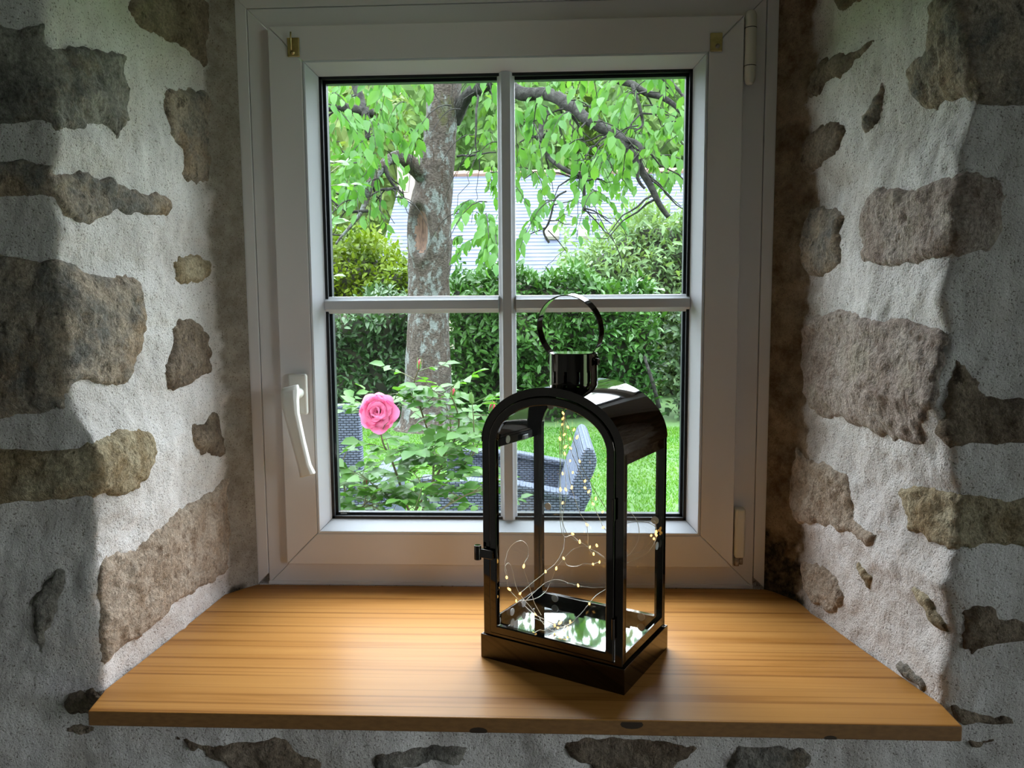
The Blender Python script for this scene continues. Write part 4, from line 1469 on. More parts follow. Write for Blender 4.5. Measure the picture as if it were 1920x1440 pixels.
keep = ~((np.abs(lx - tcx) < 50) & (ly > 60) & (ld < 9.3) & ~((lx < tcx - 22) & (ly < 300)))
for pts, _r in LIMBS:
    q = np.array(catmull([np.array(p, float) for p in pts], 5))
    dd = np.min(np.hypot(lx[:, None] - q[None, :, 0], ly[:, None] - q[None, :, 1]), 1)
    keep &= ~((dd < 13) & (rng.random(len(lx)) < .72))
P, D, N, S = P[keep], D[keep], N[keep], S[keep]
leaves(tree, P, D, N, S, M_tleaf, wid=.82, nobj=300, origin=base_pt)


# ---- hedge and shrubs
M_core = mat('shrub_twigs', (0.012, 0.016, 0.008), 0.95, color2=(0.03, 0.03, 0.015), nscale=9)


def shrub(name, label, cat, x0, x1, Y0, dep, topf, nleaf, lsz, m, wid=.7, nobj=300, lump=.22, zb=GZ, droop=0.0, core=True, fluff=.02):
    cxm = (x0 + x1) / 2
    base = np.array([cxm, Y0 + dep / 2, GZ])
    r = tag(empty(name, tuple(base)), label, cat)
    # bumpy shell
    k = rng.random(nleaf)
    X = x0 + (x1 - x0) * rng.random(nleaf)
    top = topf(X)
    onTop = k < .22
    onEnd = (k >= .22) & (k < .30)
    Zf = zb + (top - zb) * rng.random(nleaf) ** .85
    Yf = np.full(nleaf, Y0)
    Pq = np.stack([X, Yf, Zf], -1)
    bulge = lump * fbm(Pq, 1.9, 2) + .10 * vnoise(Pq, 6)
    Yf = Y0 - bulge + .55 * np.clip((Zf - (top - .45)) / .45, 0, 1) ** 2 * .6
    Pq = np.stack([X, Yf + rng.exponential(.07, nleaf) - fluff * rng.exponential(1, nleaf), Zf], -1)
    nrm = np.tile(np.array([0, -1.0, .35]), (nleaf, 1))
    yt = Y0 + .1 + rng.random(nleaf) * dep
    Pt = np.stack([X, yt, top + lump * .8 * vnoise(np.stack([X, yt, 0 * X], -1), 2.3) + rng.uniform(-.08, .05, nleaf) + fluff * rng.exponential(1.2, nleaf)], -1)
    Pq = np.where(onTop[:, None], Pt, Pq)
    nrm = np.where(onTop[:, None], np.array([0, -.4, 1.0]), nrm)
    sgn = np.where(rng.random(nleaf) < .5, -1, 1)
    Pe = np.stack([np.where(sgn < 0, x0, x1) + .05 * rng.normal(size=nleaf), Y0 + rng.random(nleaf) * dep, Zf], -1)
    Pq = np.where(onEnd[:, None], Pe, Pq)
    D = nrm * .55 + rng.normal(0, .62, (nleaf, 3)) + np.array([0, 0, -droop])
    N = np.array([0, -.5, .9]) + rng.normal(0, .45, (nleaf, 3))
    S = lsz * rng.uniform(.7, 1.25, nleaf)
    leaves(r, Pq, D, N, S, m, wid=wid, nobj=nobj, origin=base)
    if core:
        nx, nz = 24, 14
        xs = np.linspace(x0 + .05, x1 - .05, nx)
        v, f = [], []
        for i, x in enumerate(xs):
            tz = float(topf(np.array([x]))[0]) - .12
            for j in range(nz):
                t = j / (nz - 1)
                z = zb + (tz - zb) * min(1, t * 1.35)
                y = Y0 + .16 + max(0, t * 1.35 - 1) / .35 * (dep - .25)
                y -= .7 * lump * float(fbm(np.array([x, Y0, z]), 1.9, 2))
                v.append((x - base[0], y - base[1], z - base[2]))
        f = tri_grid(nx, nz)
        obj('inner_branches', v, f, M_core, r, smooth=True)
    return r


HY = 8.35
px2x = lambda px, Y, py=600: at(px, py, Y)[0]
px2z = lambda py, Y, px=1000: at(px, py, Y)[2]
M_laurel = leaf_mat('laurel_leaf', (0.0165, 0.0562, 0.0105), (0.0413, 0.1050, 0.0210), trans=.2, rough=.32, nscale=1.5, spec=.22)
M_laurel2 = leaf_mat('dark_laurel_leaf', (0.0198, 0.0462, 0.0158), (0.0330, 0.0726, 0.0231), trans=.2, rough=.38, nscale=1.5, spec=.2)
M_gold = leaf_mat('golden_leaf', (0.0421, 0.0796, 0.0056), (0.0889, 0.1264, 0.0094), trans=.35, rough=.45, nscale=1.5)
M_pale = leaf_mat('pale_leaf', (0.0690, 0.1242, 0.0483), (0.1173, 0.1794, 0.0794), trans=.35, rough=.5, nscale=1.7)
M_ivy = leaf_mat('ivy_leaf', (0.0270, 0.0570, 0.0240), (0.0480, 0.0840, 0.0360), trans=.25, rough=.45)
hx0, hx1 = px2x(842, HY), px2x(1230, HY)
laurel = shrub('laurel_hedge', 'dense dark green laurel hedge behind the tree trunk and the lantern', 'hedge', hx0, hx1, HY, 1.1,
      lambda x: np.interp(x, [hx0, (hx0 + hx1) / 2, hx1], [px2z(520, HY), px2z(515, HY), px2z(545, HY)]), 7000, .125, M_laurel, wid=.62)
stem_a, stem_b = at(1208, 668, HY - .25), at(1236, 765, HY - .2)
MB().tube([stem_a - np.array(laurel.location), (stem_a + stem_b) / 2 + np.array([.01, 0, 0]) - np.array(laurel.location), stem_b - np.array(laurel.location)], [.018, .024, .03], 7).build('bare_stem', M_branch, laurel, smooth=True)
ix0, ix1 = px2x(1272, HY - .15), px2x(1560, HY - .15)
shrub('ivy_shrub', 'grey green small leaved shrub at the right end of the hedge', 'shrub', ix0, ix1, HY - .05, 1.0,
      lambda x: np.interp(x, [ix0, ix1], [px2z(575, HY), px2z(560, HY)]), 4200, .10, M_ivy, wid=.8, nobj=200)
lx0, lx1 = px2x(330, HY), px2x(772, HY)
shrub('laurel_shrub', 'dark leafy shrub left of the tree trunk behind the rose', 'shrub', lx0, lx1, HY - .1, 1.0,
      lambda x: px2z(575, HY) + .12 * np.sin(x * 2.3), 5500, .115, M_laurel2, wid=.62, nobj=250)
gx0, gx1 = px2x(470, HY + 1.2), px2x(768, HY + 1.2)
shrub('golden_shrub', 'yellow green bush rising behind the dark shrub on the left', 'shrub', gx0, gx1, HY + 1.75, 1.3,
      lambda x: np.interp(x, [gx0, gx0 + (gx1 - gx0) * .66, gx1], [px2z(466, HY + 1.6), px2z(458, HY + 1.6), px2z(520, HY + 1.6)]), 8000, .105, M_gold, wid=.8, nobj=250, lump=.3, fluff=.06)
qx0, qx1 = px2x(1060, HY + 2.5), px2x(1500, HY + 2.5)
shrub('pale_shrub', 'tall pale sage green shrub behind the right end of the hedge', 'shrub', qx0, qx1, HY + 2.5, 1.4,
      lambda x: np.interp(x, [qx0, qx0 + (qx1 - qx0) * .12, qx0 + (qx1 - qx0) * .32, qx1], [px2z(536, HY + 2.5), px2z(476, HY + 2.5), px2z(414, HY + 2.5), px2z(401, HY + 2.5)]), 8500, .15, M_pale, wid=.5, nobj=300, lump=.34, fluff=.10)

# ---- neighbour's house with a slate roof
M_slate = mat('blue_slate', (0.042, 0.050, 0.074), 0.6, color2=(0.056, 0.066, 0.094), nscale=2.5, spec=.15)
M_ridge = mat('terracotta_ridge', (0.14, 0.085, 0.065), 0.8)
M_cream = mat('cream_render', (0.18, 0.155, 0.125), 0.9)
house = tag(empty('neighbour_house', (3, 21, GZ)), 'low house with a long blue slate roof beyond the hedge', 'house')
ho = np.array(house.location)
RX0, RX1 = px2x(728, 22.0, 480), px2x(1750, 22.0, 480)
Yr, Ye = 24.5, 20.0
zr = at(1050, 326, Yr)[2]; ze = zr - (Yr - Ye) * .78
nc = 30
for c in range(nc):     # slate courses, each lapping the one below
    t0, t1 = c / nc, (c + 1) / nc
    y0, z0 = Ye + (Yr - Ye) * t0, ze + (zr - ze) * t0
    y1, z1 = Ye + (Yr - Ye) * t1 + .04, ze + (zr - ze) * t1 + .03
    mb = MB()
    off = (c % 2) * .15
    mb.add([(RX0, y0, z0 + .018), (RX1, y0, z0 + .018), (RX1, y1, z1 - .004), (RX0, y1, z1 - .004), (RX0, y0, z0), (RX1, y0, z0)], [(0, 1, 2, 3), (4, 5, 1, 0)])
    mb.build('slate_course', M_slate, house, loc=tuple(-ho))
mb = MB().add([(RX0, Yr, zr), (RX1, Yr, zr), (RX1, Yr + 4.5, ze), (RX0, Yr + 4.5, ze)], [(0, 1, 2, 3)]); mb.build('rear_roof', M_slate, house, loc=tuple(-ho))
x = RX0
while x < RX1:
    MB().tube([(x, Yr, zr + .02), (x + .43, Yr, zr + .035)], [.11, .125], 8).build('ridge_tile', M_ridge, house, loc=tuple(-ho))
    x += .42
mb = MB().box(RX0 + .15, RX1 - .15, Ye + .35, Yr + 4.2, GZ, ze + .2)
mb.add([(RX0 + .15, Ye + .35, ze + .2), (RX0 + .15, Yr + 4.2, ze + .2), (RX0 + .15, Yr, zr - .1)], [(0, 1, 2)])
mb.build('wall', M_cream, house, loc=tuple(-ho))
c0 = at(766, 335, 23.5)
MB().box(c0[0] - .3, c0[0] + .3, 23.2, 24.2, zr - 1.2, zr + .55).build('chimney_stack', M_cream, house, loc=tuple(-ho))
for (xa, ya, xb, yb) in ((1022, 452, 1048, 474), (1084, 452, 1103, 470)):
    p0 = at((xa + xb) / 2, (ya + yb) / 2, 21.6)
    dy = (p0[1] - Ye); zz = ze + dy * .78
    hw_ = (xb - xa) / 2 * 22.8 / F_PX
    mb = MB()
    q = [(p0[0] - hw_, p0[1] - .22, zz - .12), (p0[0] + hw_, p0[1] - .22, zz - .12), (p0[0] + hw_, p0[1] + .22, zz + .22), (p0[0] - hw_, p0[1] + .22, zz + .22)]
    mb.add([(a, b - .04, c_ + .09) for a, b, c_ in q] + q, [(0, 1, 2, 3), (0, 4, 5, 1), (1, 5, 6, 2), (2, 6, 7, 3), (3, 7, 4, 0)])
    mb.build('roof_window', mat('roof_window_pane', (0.15, 0.14, 0.11), .5), house, loc=tuple(-ho))

# ---- trees far behind the house
M_far = leaf_mat('far_leaf', (0.0518, 0.1139, 0.0258), (0.0983, 0.1604, 0.0465), trans=.45, rough=.5, nscale=.5)
M_far2 = leaf_mat('far_leaf_yellow', (0.0638, 0.1105, 0.0213), (0.1105, 0.1530, 0.0425), trans=.45, rough=.5, nscale=.5)
for (pxc, pyc, Y, rx, rz, m, lab) in ((640, 340, 34, 3.6, 5.4, M_far2, 'light green tree standing left behind the slate roof'),
                                      (790, 225, 44, 4.3, 5.6, M_far, 'tall green tree behind the trunk and the slate roof'),
                                      (945, 225, 34, 3.3, 3.9, M_far, 'round green tree behind the middle of the slate roof'),
                                      (1115, 195, 44, 4.3, 5.0, M_far2, 'yellow green tree behind the slate roof right of the middle'),
                                      (330, 300, 35, 3.6, 5.0, M_far, 'broad tree standing beyond the left end of the slate roof'),
                                      (1590, 260, 35, 3.6, 4.6, M_far2, 'broad tree standing beyond the far right end of the slate roof'),
                                      (1275, 225, 34, 3.3, 4.4, M_far, 'leafy tree at the right behind the slate roof')):
    c_ = at(pxc, pyc, Y)
    r = tag(empty('far_tree', (c_[0], Y, GZ)), lab, 'tree', 'trees behind the slate roofed house')
    nL = 4200
    q = rng.normal(size=(nL, 3)); q /= np.linalg.norm(q, axis=1, keepdims=True)
    rad = (.55 + .45 * rng.random(nL) ** .5) * (1 + .22 * fbm(q + pxc, 1.6, 2))
    Pq = c_ + q * rad[:, None] * np.array([rx, rx, rz])
    D = q * .4 + rng.normal(0, .7, (nL, 3)) + np.array([0, 0, -.5])
    leaves(r, Pq, D, np.array([0, -.7, .5]) + rng.normal(0, .5, (nL, 3)), rng.uniform(.28, .52, nL), m, wid=.8, nobj=60, origin=(c_[0], Y, GZ))
    bmm = bmesh.new(); bmesh.ops.create_icosphere(bmm, subdivisions=4, radius=1)
    cv = np.array([tuple(q_.co) for q_ in bmm.verts]); bmm.free()
    rr_ = .86 * (1 + .20 * fbm(cv + pxc, 1.6, 2) + .10 * fbm(cv + pxc, 6, 3))
    mc = bmesh.new(); bmesh.ops.create_icosphere(mc, subdivisions=4, radius=1)
    for q_, k_ in zip(mc.verts, rr_):
        q_.co = Vector((q_.co.x * rx * k_, q_.co.y * rx * k_, q_.co.z * rz * k_ + c_[2] - GZ))
    me_ = bpy.data.meshes.new('inner_crown'); mc.to_mesh(me_); mc.free(); me_.materials.append(m)
    oc = bpy.data.objects.new('inner_crown', me_); col.objects.link(oc); oc.parent = r
    MB().tube([(0, 0, 0), (.1, 0, (c_[2] - GZ) * .5), (0, 0, c_[2] - GZ + rz * .5)], [.25, .2, .08], 8).build('trunk', M_branch, r, smooth=True)


# ---- wicker garden chairs
def wicker_mat():
    m = bpy.data.materials.new('grey_wicker')
    m.use_nodes = True
    n = m.node_tree
    p = n.nodes['Principled BSDF']
    p.inputs['Roughness'].default_value = .6
    p.inputs['Specular IOR Level'].default_value = .15
    tcn = n.nodes.new('ShaderNodeTexCoord')
    br = n.nodes.new('ShaderNodeTexBrick')
    br.inputs['Scale'].default_value = 1.0
    br.inputs['Brick Width'].default_value = .024
    br.inputs['Row Height'].default_value = .0105
    br.inputs['Mortar Size'].default_value = .0024
    br.inputs['Mortar Smooth'].default_value = 1.0
    br.inputs['Color1'].default_value = (.100, .120, .170, 1)
    br.inputs['Color2'].default_value = (.080, .097, .142, 1)
    br.inputs['Mortar'].default_value = (.020, .024, .036, 1)
    n.links.new(tcn.outputs['UV'], br.inputs['Vector'])
    n.links.new(br.outputs['Color'], p.inputs['Base Color'])
    bp = n.nodes.new('ShaderNodeBump'); bp.inputs['Distance'].default_value = .006; bp.invert = True
    n.links.new(br.outputs['Fac'], bp.inputs['Height']); n.links.new(bp.outputs[0], p.inputs['Normal'])
    return m


M_wick = wicker_mat()
M_cush = mat('grey_cushion', (0.10, 0.11, 0.13), .9)


def uv_box(o):
    """lay the weave over the part at true size, by face direction"""
    me = o.data
    uvl = me.uv_layers.new(name='weave')
    for pol in me.polygons:
        nn = pol.normal
        ax = max(range(3), key=lambda k: abs(nn[k]))
        for li in pol.loop_indices:
            c_ = me.vertices[me.loops[li].vertex_index].co
            uvl.data[li].uv = (c_.y, c_.z) if ax == 0 else ((c_.x, c_.z) if ax == 1 else (c_.x, c_.y))


def wick(mb, name, parent, b=.015):
    o = mb.build(name, M_wick, parent)
    uv_box(o)
    bv(o, b, 3)
    return o


# upright armchair seen from behind, left
pR = at(667, 757, 1.95)
ch1 = tag(empty('wicker_armchair', (pR[0] - .31, 2.25, GZ), math.radians(4)), 'upright grey wicker garden armchair at the left behind the rose', 'chair')
hb_ = pR[2] - GZ
wick(MB().add([(-.31, -.30, .30), (.31, -.30, .30), (.31, -.36, hb_), (-.31, -.36, hb_), (-.31, -.23, .30), (.31, -.23, .30), (.31, -.30, hb_), (-.31, -.30, hb_)],
     [(3, 2, 1, 0)[::-1], (4, 7, 6, 5)[::-1][::-1], (0, 4, 5, 1)[::-1], (3, 2, 6, 7), (0, 3, 7, 4), (1, 5, 6, 2)]), 'backrest', ch1, .012)
for s in (-1, 1):
    wick(MB().box(*(sorted((s * .31, s * .41))), -.30, .36, .05, .66), 'arm', ch1, .02)
    for y in (-.26, .32):
        wick(MB().box(s * .37 - .025, s * .37 + .025, y - .025, y + .025, 0, .05), 'leg', ch1, .004)
wick(MB().box(-.31, .31, -.24, .36, .12, .36), 'seat_base', ch1, .015)
MB().box(-.30, .30, -.22, .35, .36, .47).build('cushion', M_cush, ch1, bevel=.03)

# lounge chair seen from the side with rolled-over backrest, behind the lantern
Yc = 1.75
prof_px = [(1048, 985), (1052, 962), (1062, 932), (1072, 905), (1082, 882), (1088, 860), (1094, 845), (1104, 839), (1114, 846), (1119, 860), (1118, 874), (1112, 892), (1106, 905), (1110, 918), (1108, 934), (1098, 955), (1090, 985), (1086, 1020), (1046, 1020)]
prof = [at(x, y, Yc) for x, y in prof_px]
cx_ = at(1060, 960, Yc)
ch2 = tag(empty('wicker_lounge_chair', (cx_[0], Yc, GZ), 0), 'low grey wicker lounge chair with curled backrest seen through the lantern', 'chair')
pp = catmull([np.array([p[0] - cx_[0], p[2] - GZ]) for p in prof], 4, True)
n = len(pp)
v = [(a, 0.0, b) for a, b in pp] + [(a, .62, b) for a, b in pp]
bk = obj('backrest', v, [tuple(reversed(range(n))), tuple(range(n, 2 * n))] + [(i, (i + 1) % n, (i + 1) % n + n, i + n) for i in range(n)], M_wick, ch2)
bm = bmesh.new(); bm.from_mesh(bk.data); bmesh.ops.recalc_face_normals(bm, faces=bm.faces); bm.to_mesh(bk.data); bm.free()
uv_box(bk)
bv(bk, .012, 2, .9)
zl = [at(880, 892, Yc)[2] - GZ, at(965, 902, Yc)[2] - GZ, at(1058, 922, Yc)[2] - GZ]
xl_ = [at(800, 890, Yc)[0] - cx_[0], at(965, 902, Yc)[0] - cx_[0], at(1058, 922, Yc)[0] - cx_[0]]
for y0, y1 in ((-.04, .035), (.585, .66)):
    mb = MB()
    mb.add([(xl_[0], y0 + .015, .08), (xl_[2] + .06, y0 + .015, .08), (xl_[2] + .06, y0 + .015, zl[2] - .02), (xl_[1], y0 + .015, zl[1] - .02), (xl_[0], y0 + .015, zl[0] - .02),
            (xl_[0], y1 - .015, .08), (xl_[2] + .06, y1 - .015, .08), (xl_[2] + .06, y1 - .015, zl[2] - .02), (xl_[1], y1 - .015, zl[1] - .02), (xl_[0], y1 - .015, zl[0] - .02)],
           [(0, 1, 2, 3, 4), (9, 8, 7, 6, 5), (0, 5, 6, 1), (1, 6, 7, 2), (2, 7, 8, 3), (3, 8, 9, 4), (4, 9, 5, 0)])
    wick(mb, 'side_panel', ch2, .006)
    mb = MB()
    rim = [(xl_[0] - .02, zl[0]), (xl_[1], zl[1]), (xl_[2] + .02, zl[2])]
    vv = []
    for a, b in rim:
        vv += [(a, y0, b - .028), (a, y1, b - .028), (a, y1, b), (a, y0, b)]
    mb.add(vv, [(0, 1, 2, 3)[::-1], (8, 9, 10, 11)] + [(i * 4 + k, i * 4 + (k + 1) % 4, i * 4 + 4 + (k + 1) % 4, i * 4 + 4 + k) for i in range(2) for k in range(4)])
    wick(mb, 'arm_rim', ch2, .008)
wick(MB().box(xl_[0], xl_[2] + .03, .035, .585, .10, .30), 'seat_base', ch2, .01)
MB().box(xl_[0], xl_[2], .04, .58, .30, .40).build('cushion', M_cush, ch2, bevel=.03)
for x_ in (xl_[0] + .04, xl_[2]):
    for y in (0, .62):
        wick(MB().box(x_ - .02, x_ + .02, y - .02, y + .02, 0, .10), 'leg', ch2, .004)

# ================================================================== ROSES OUTSIDE THE PANE
M_rleaf = leaf_mat('rose_leaf', (0.0302, 0.1021, 0.0136), (0.0756, 0.1890, 0.0265), trans=.35, rough=.4, nscale=9, spec=.22)
M_rstem = mat('rose_stem', (0.05, 0.10, 0.02), .6, color2=(0.09, 0.07, 0.03), nscale=12)
M_cane = mat('rose_cane', (0.09, 0.065, 0.03), .8, color2=(0.05, 0.07, 0.02), nscale=14)
M_budr = mat('bud_pink', (0.52, 0.045, 0.085), .5)
M_sepal = mat('bud_sepal', (0.08, 0.18, 0.03), .5)


def petal_mat():
    m = bpy.data.materials.new('rose_petal')
    m.use_nodes = True
    n = m.node_tree
    p = n.nodes['Principled BSDF']
    p.inputs['Roughness'].default_value = .55
    tcn = n.nodes.new('ShaderNodeTexCoord')
    sp = n.nodes.new('ShaderNodeSeparateXYZ'); n.links.new(tcn.outputs['Object'], sp.inputs[0])
    cr = n.nodes.new('ShaderNodeValToRGB')
    cr.color_ramp.elements[0].position = .38; cr.color_ramp.elements[0].color = (.52, .016, .11, 1)
    cr.color_ramp.elements[1].position = 1.0; cr.color_ramp.elements[1].color = (.76, .19, .38, 1)
    n.links.new(sp.outputs['Y'], cr.inputs[0])
    n.links.new(cr.outputs[0], p.inputs['Base Color'])
    tr = n.nodes.new('ShaderNodeBsdfTranslucent'); n.links.new(cr.outputs[0], tr.inputs[0])
    mx = n.nodes.new('ShaderNodeMixShader'); mx.inputs[0].default_value = .4
    n.links.new(p.outputs[0], mx.inputs[1]); n.links.new(tr.outputs[0], mx.inputs[2])
    n.links.new(mx.outputs[0], n.nodes['Material Output'].inputs[0])
    return m


M_petal = petal_mat()


def petal_mesh(seed, curl):
    """unit petal: root at origin, grows along +y, cupped towards +z, rim rolled back"""
    r = random.Random(seed)
    nu, nv = 9, 8
    v = []
    for j in range(nv):
        t = j / (nv - 1)
        wv = .60 * math.sin(PI * (t * .58 + .10)) ** .8
        for i in range(nu):
            s_ = i / (nu - 1) * 2 - 1
            x = wv * s_
            y = t * (1 - .30 * s_ * s_ * t) + .03 * r.uniform(-1, 1) * t
            z = .42 * s_ * s_ * wv + .28 * math.sin(t * PI * .55) - curl * max(0, t - .68) ** 2 * 3.2 + .025 * math.sin(5 * s_ + seed) * t
            v.append((x, y, z))
    me = bpy.data.meshes.new('petal')
    me.from_pydata(v, [], tri_grid(nv, nu))
    me.materials.append(M_petal)
    me.polygons.foreach_set('use_smooth', [True] * len(me.polygons))
    return me


PET = [petal_mesh(k, c) for k, c in enumerate((.9, 1.1, .7, .35, .15, .5))]


def basis_mat(pos, zax, roll=0.0, scale=1.0):
    z = Vector(zax).normalized()
    x = Vector((0, 0, 1)).cross(z)
    if x.length < 1e-3:
        x = Vector((1, 0, 0))
    x.normalize(); y = z.cross(x)
    R3 = Matrix((x, y, z)).transposed().to_4x4() @ Matrix.Rotation(roll, 4, 'Z')
    return Matrix.Translation(Vector(pos)) @ R3 @ Matrix.Scale(scale, 4)


def bloom(parent, pos, axis, rad, origin):
    rec = MB().tube([(0, 0, -.30), (0, 0, -.10), (0, 0, .05), (0, 0, .14)], [.05, .16, .20, .08], 12).build('rose_bloom', M_sepal, parent, smooth=True)
    rec.matrix_local = basis_mat(np.array(pos) - origin, axis, 0, rad)
    tag(rec, 'open pink rose')
    rings = [(8, 1.12, 78, .02, (0, 1)), (7, 1.0, 62, .06, (0, 1, 2)), (7, .84, 46, .12, (2, 5)), (6, .66, 30, .16, (3, 5)), (5, .50, 18, .20, (3, 4)), (4, .34, 8, .24, (4,))]
    for ri, (cnt, sz, tilt, zz, kinds) in enumerate(rings):
        for k in range(cnt):
            a = 2 * PI * (k + .37 * ri + random.uniform(-.12, .12)) / cnt
            o = bpy.data.objects.new('petal', PET[random.choice(kinds)])
            col.objects.link(o)
            o.parent = rec
            # petal's +z towards the axis; tilt = opening angle from the flower axis
            tl = math.radians(tilt + random.uniform(-8, 8))
            M4 = (Matrix.Rotation(a, 4, 'Z') @ Matrix.Translation((0, .05 + .02 * (5 - ri), zz - .12)) @ Matrix.Rotation(PI / 2 - tl, 4, 'X'))
            ro = random.uniform(-.22, .22)
            s_ = sz * random.uniform(.92, 1.08)
            o.matrix_local = M4 @ Matrix.Rotation(ro, 4, 'Y') @ Matrix.Scale(s_, 4)
    for k in range(5):
        a = 2 * PI * k / 5
        MB().add([(-.10, 0, 0), (.10, 0, 0), (0, .55, .04)], [(0, 1, 2)]).build('sepal', M_sepal, rec).matrix_local = Matrix.Rotation(a, 4, 'Z') @ Matrix.Translation((0, .12, -.16))


def bud(parent, pos, axis, size, origin, pink=True):
    body = MB().tube([(0, 0, -.35), (0, 0, 0), (0, 0, .35), (0, 0, .75), (0, 0, 1.0), (0, 0, 1.15)], [.12, .30, .34, .27, .14, .03], 10).build('rose_bud', M_budr if pink else M_sepal, parent, smooth=True)
    body.matrix_local = basis_mat(np.array(pos) - origin, axis, random.uniform(0, 3), size)
    for k in range(5):
        a = 2 * PI * k / 5
        w_ = .20
        o = MB().add([(-w_ * .6, .26, -.25), (w_ * .6, .26, -.25), (-w_, .36, .2), (w_, .36, .2), (-w_ * .5, .36 if pink else .30, .7), (w_ * .5, .36 if pink else .30, .7), (0, .50 if pink else .15, 1.45)],
                     [(0, 1, 3, 2), (2, 3, 5, 4), (4, 5, 6)]).build('sepal', M_sepal, body, smooth=True)
        o.matrix_local = Matrix.Rotation(a, 4, 'Z')


def rose_bush(name, label, base, stems, nl_extra, blooms, buds, seed):
    """stems: list of polylines in world space"""
    r = random.Random(seed)
    root = tag(empty(name, tuple(base)), label, 'rose bush')
    b0 = np.array(base)
    P, D, N, S = [], [], [], []
    for si, (pts, r0) in enumerate(stems):
        cp = catmull(pts, 8)
        n = len(cp)
        MB().tube([p - b0 for p in cp], [r0 * (1 - .65 * k / n) for k in range(n)], 6).build('stem', M_cane if r0 > .0032 else M_rstem, root, smooth=True)
        # compound leaves: rachis with 5 leaflets
        k = int(n * (.45 if r0 > .0032 else .12))
        while k < n - 1:
            p = cp[k]
            a = r.uniform(0, 2 * PI)
            hd = np.array([math.cos(a), .8 * math.sin(a), r.uniform(-.05, .55)]); hd /= np.linalg.norm(hd)
            L = r.uniform(.055, .095)
            MB_tw.tube([p - B0, p + hd * L * .5 + np.array([0, 0, .004]) - B0, p + hd * L - np.array([0, 0, .006]) - B0], [.0012, .0009, .0006], 4, caps=False) if False else None
            rach.append(([p - b0, p + hd * L * .5 + np.array([0, 0, .004]) - b0, p + hd * L - np.array([0, 0, .004]) - b0]))
            sd = np.cross(hd, [0, 0, 1.0]); sd /= np.linalg.norm(sd) + 1e-9
            up = np.cross(sd, hd)
            ls = r.uniform(.030, .047)
            for (t, s_) in ((.45, -1), (.45, 1), (.85, -1), (.85, 1), (1.0, 0)):
                q = p + hd * L * t + np.array([0, 0, .003])
                d = hd * (.55 if s_ else 1) + sd * s_ * .95 + np.array([r.gauss(0, .1), r.gauss(0, .1), -.18 + r.gauss(0, .12)])
                P.append(q); D.append(d); N.append(up + np.array([r.gauss(0, .25), r.gauss(-.25, .25), r.gauss(0, .2)])); S.append(ls * (1.15 if s_ == 0 else r.uniform(.8, 1.0)))
            k += r.choice((2, 2, 3, 3))
    P, D, N, S = map(np.array, (P, D, N, S))
    for (bp_, bax, brad) in blooms:
        off = np.linalg.norm((P + D / np.linalg.norm(D, axis=1, keepdims=True) * S[:, None] * .5 - bp_) * np.array([1, .35, 1]), axis=1)
        kp = off > brad * 1.6
        P, D, N, S = P[kp], D[kp], N[kp], S[kp]
    leaves(root, P, D, N, S, M_rleaf, wid=1.05, nobj=300, origin=b0)
    mb = MB()
    for q in rach:
        mb.tube(q, [.0012, .0009, .0006], 4, caps=False)
    tws = mb.build('leaf_stalks', M_rstem, root, smooth=True)
    tws['kind'] = 'stuff'
    rach.clear()
    for (p, ax, rad) in blooms:
        bloom(root, p, ax, rad, b0)
    for (p, ax, s_, pk) in buds:
        bud(root, p, ax, s_ * 1.75, b0, pk)
    return root


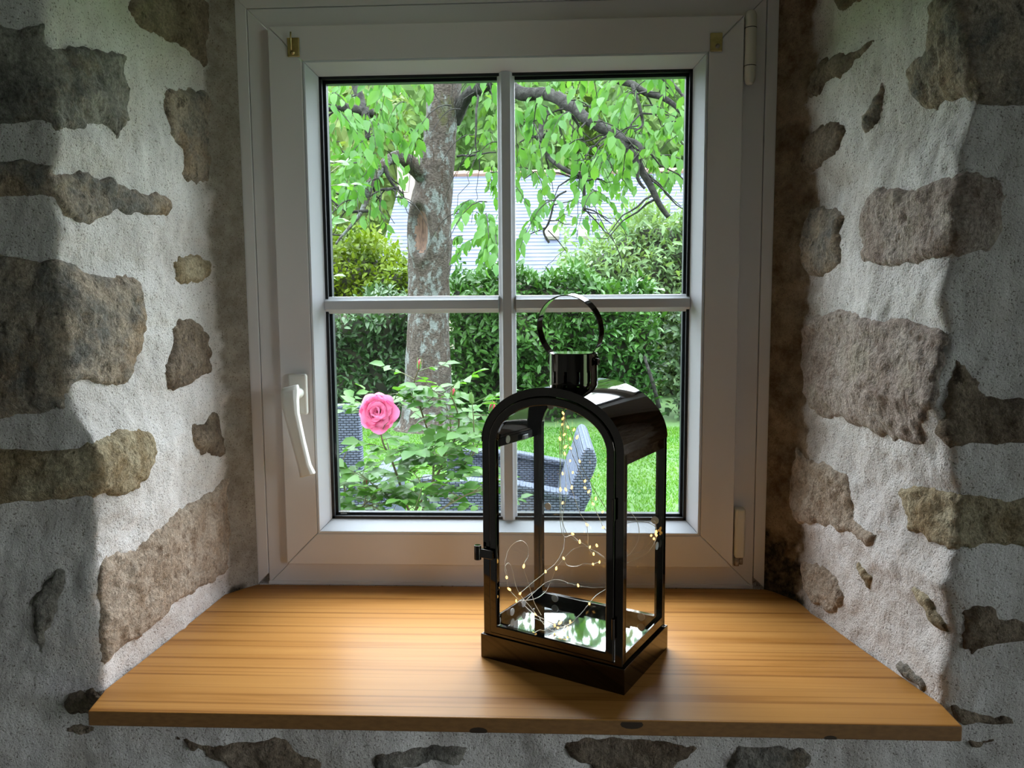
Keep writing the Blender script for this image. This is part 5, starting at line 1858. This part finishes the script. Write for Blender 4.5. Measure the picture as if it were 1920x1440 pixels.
rach = []
RY = .58
A = lambda x, y, dY=0.0: at(x, y, RY + dY)
rb = A(790, 1330, .06); rb[2] = GZ
g0 = np.array([rb[0], RY + .06, GZ])
K1, K2 = A(768, 1000, .05), A(778, 1010, .10)
stems1 = [
    ([g0, K1 - np.array([0, 0, .25]), K1, A(795, 930, .06), A(825, 880, .04), A(860, 800, .02), A(848, 745, 0)], .0050),
    ([g0, K2 - np.array([.02, 0, .25]), K2, A(760, 940, .02), A(735, 865, -.02), A(718, 830, -.03), A(711, 790, -.02)], .0046),
    ([g0 + [.02, .02, 0], A(790, 1020, .1), A(808, 930, .10), A(812, 850, .10), A(790, 770, .08), A(775, 728, .06), A(786, 690, .05)], .0045),
    ([A(795, 930, .06), A(850, 895, .0), A(885, 845, -.02), A(888, 790, -.02), A(885, 755, -.02)], .0028),
    ([A(825, 880, .04), A(880, 860, .06), A(905, 810, .06), A(920, 772, .05)], .0026),
    ([A(760, 940, .02), A(715, 920, -.04), A(690, 900, -.05), A(672, 885, -.05)], .0026),
    ([K1, A(820, 960, -.05), A(870, 930, -.06), A(910, 915, -.06), A(935, 905, -.05)], .0028),
    ([K2, A(850, 985, .02), A(900, 960, .02), A(945, 940, .02)], .0026),
    ([K2, A(730, 970, -.03), A(700, 950, -.05), A(680, 945, -.05)], .0026),
    ([A(808, 930, .10), A(835, 850, .12), A(845, 790, .12), A(830, 745, .10)], .0024),
    ([A(735, 865, -.02), A(720, 800, .05), A(728, 760, .05), A(752, 742, .05)], .0022),
    ([A(790, 770, .08), A(810, 745, .05), A(835, 735, .03)], .0020),
    ([A(735, 865, -.02), A(760, 850, -.05), A(800, 845, -.08), A(835, 860, -.09)], .0022),
    ([A(768, 1000, .05), A(780, 950, -.08), A(790, 910, -.1), A(770, 880, -.1)], .0024),
    ([A(711, 812, .0), A(697, 780, .05), A(690, 758, .05)], .0018),
    ([A(825, 880, .04), A(835, 850, .0), A(838, 828, -.02)], .0018),
]
bl = [(A(711, 774, -.03), (-.10, -1.0, .22), .0400)]
bd = [(A(786, 688, .05), (.1, 0, 1), .0095, True), (A(848, 742, 0), (.25, -.2, 1), .0100, True), (A(885, 752, -.02), (-.1, 0, 1), .0105, False), (A(921, 768, .05), (.35, -.3, 1), .0115, True),
      (A(690, 755, .05), (0, 0, 1), .0090, False), (A(840, 824, -.02), (.5, -.2, 1), .0100, False)]
rose_bush('rose_bush', 'rose bush with one open pink bloom and buds outside the pane', g0, stems1, 0, bl, bd, 11)
g1 = A(640, 1330, .10); g1 = np.array([g1[0], RY + .10, GZ])
k1 = A(655, 1010, .06)
stems2 = [
    ([g1, k1 - np.array([0, 0, .2]), k1, A(648, 930, .05), A(640, 880, .04), A(648, 850, .04)], .0036),
    ([k1, A(672, 960, .02), A(690, 935, .02), A(686, 912, .02)], .0024),
    ([k1, A(640, 960, -.03), A(622, 920, -.03), A(612, 880, -.03)], .0026),
    ([k1, A(690, 985, -.04), A(700, 960, -.04), A(695, 930, -.04)], .0022),
    ([k1, A(610, 970, .0), A(570, 800, .03), A(575, 600, .05), A(588, 420, .05), A(606, 338, .04), A(622, 322, .03)], .0032),
]
rose_bush('rose_bush', 'smaller rose shoot with a red bud at the lower left of the pane', g1, stems2, 0, [], [(A(686, 908, .02), (0, 0, 1), .0100, True), (A(694, 926, -.04), (0, -.1, 1), .0095, False)], 23)
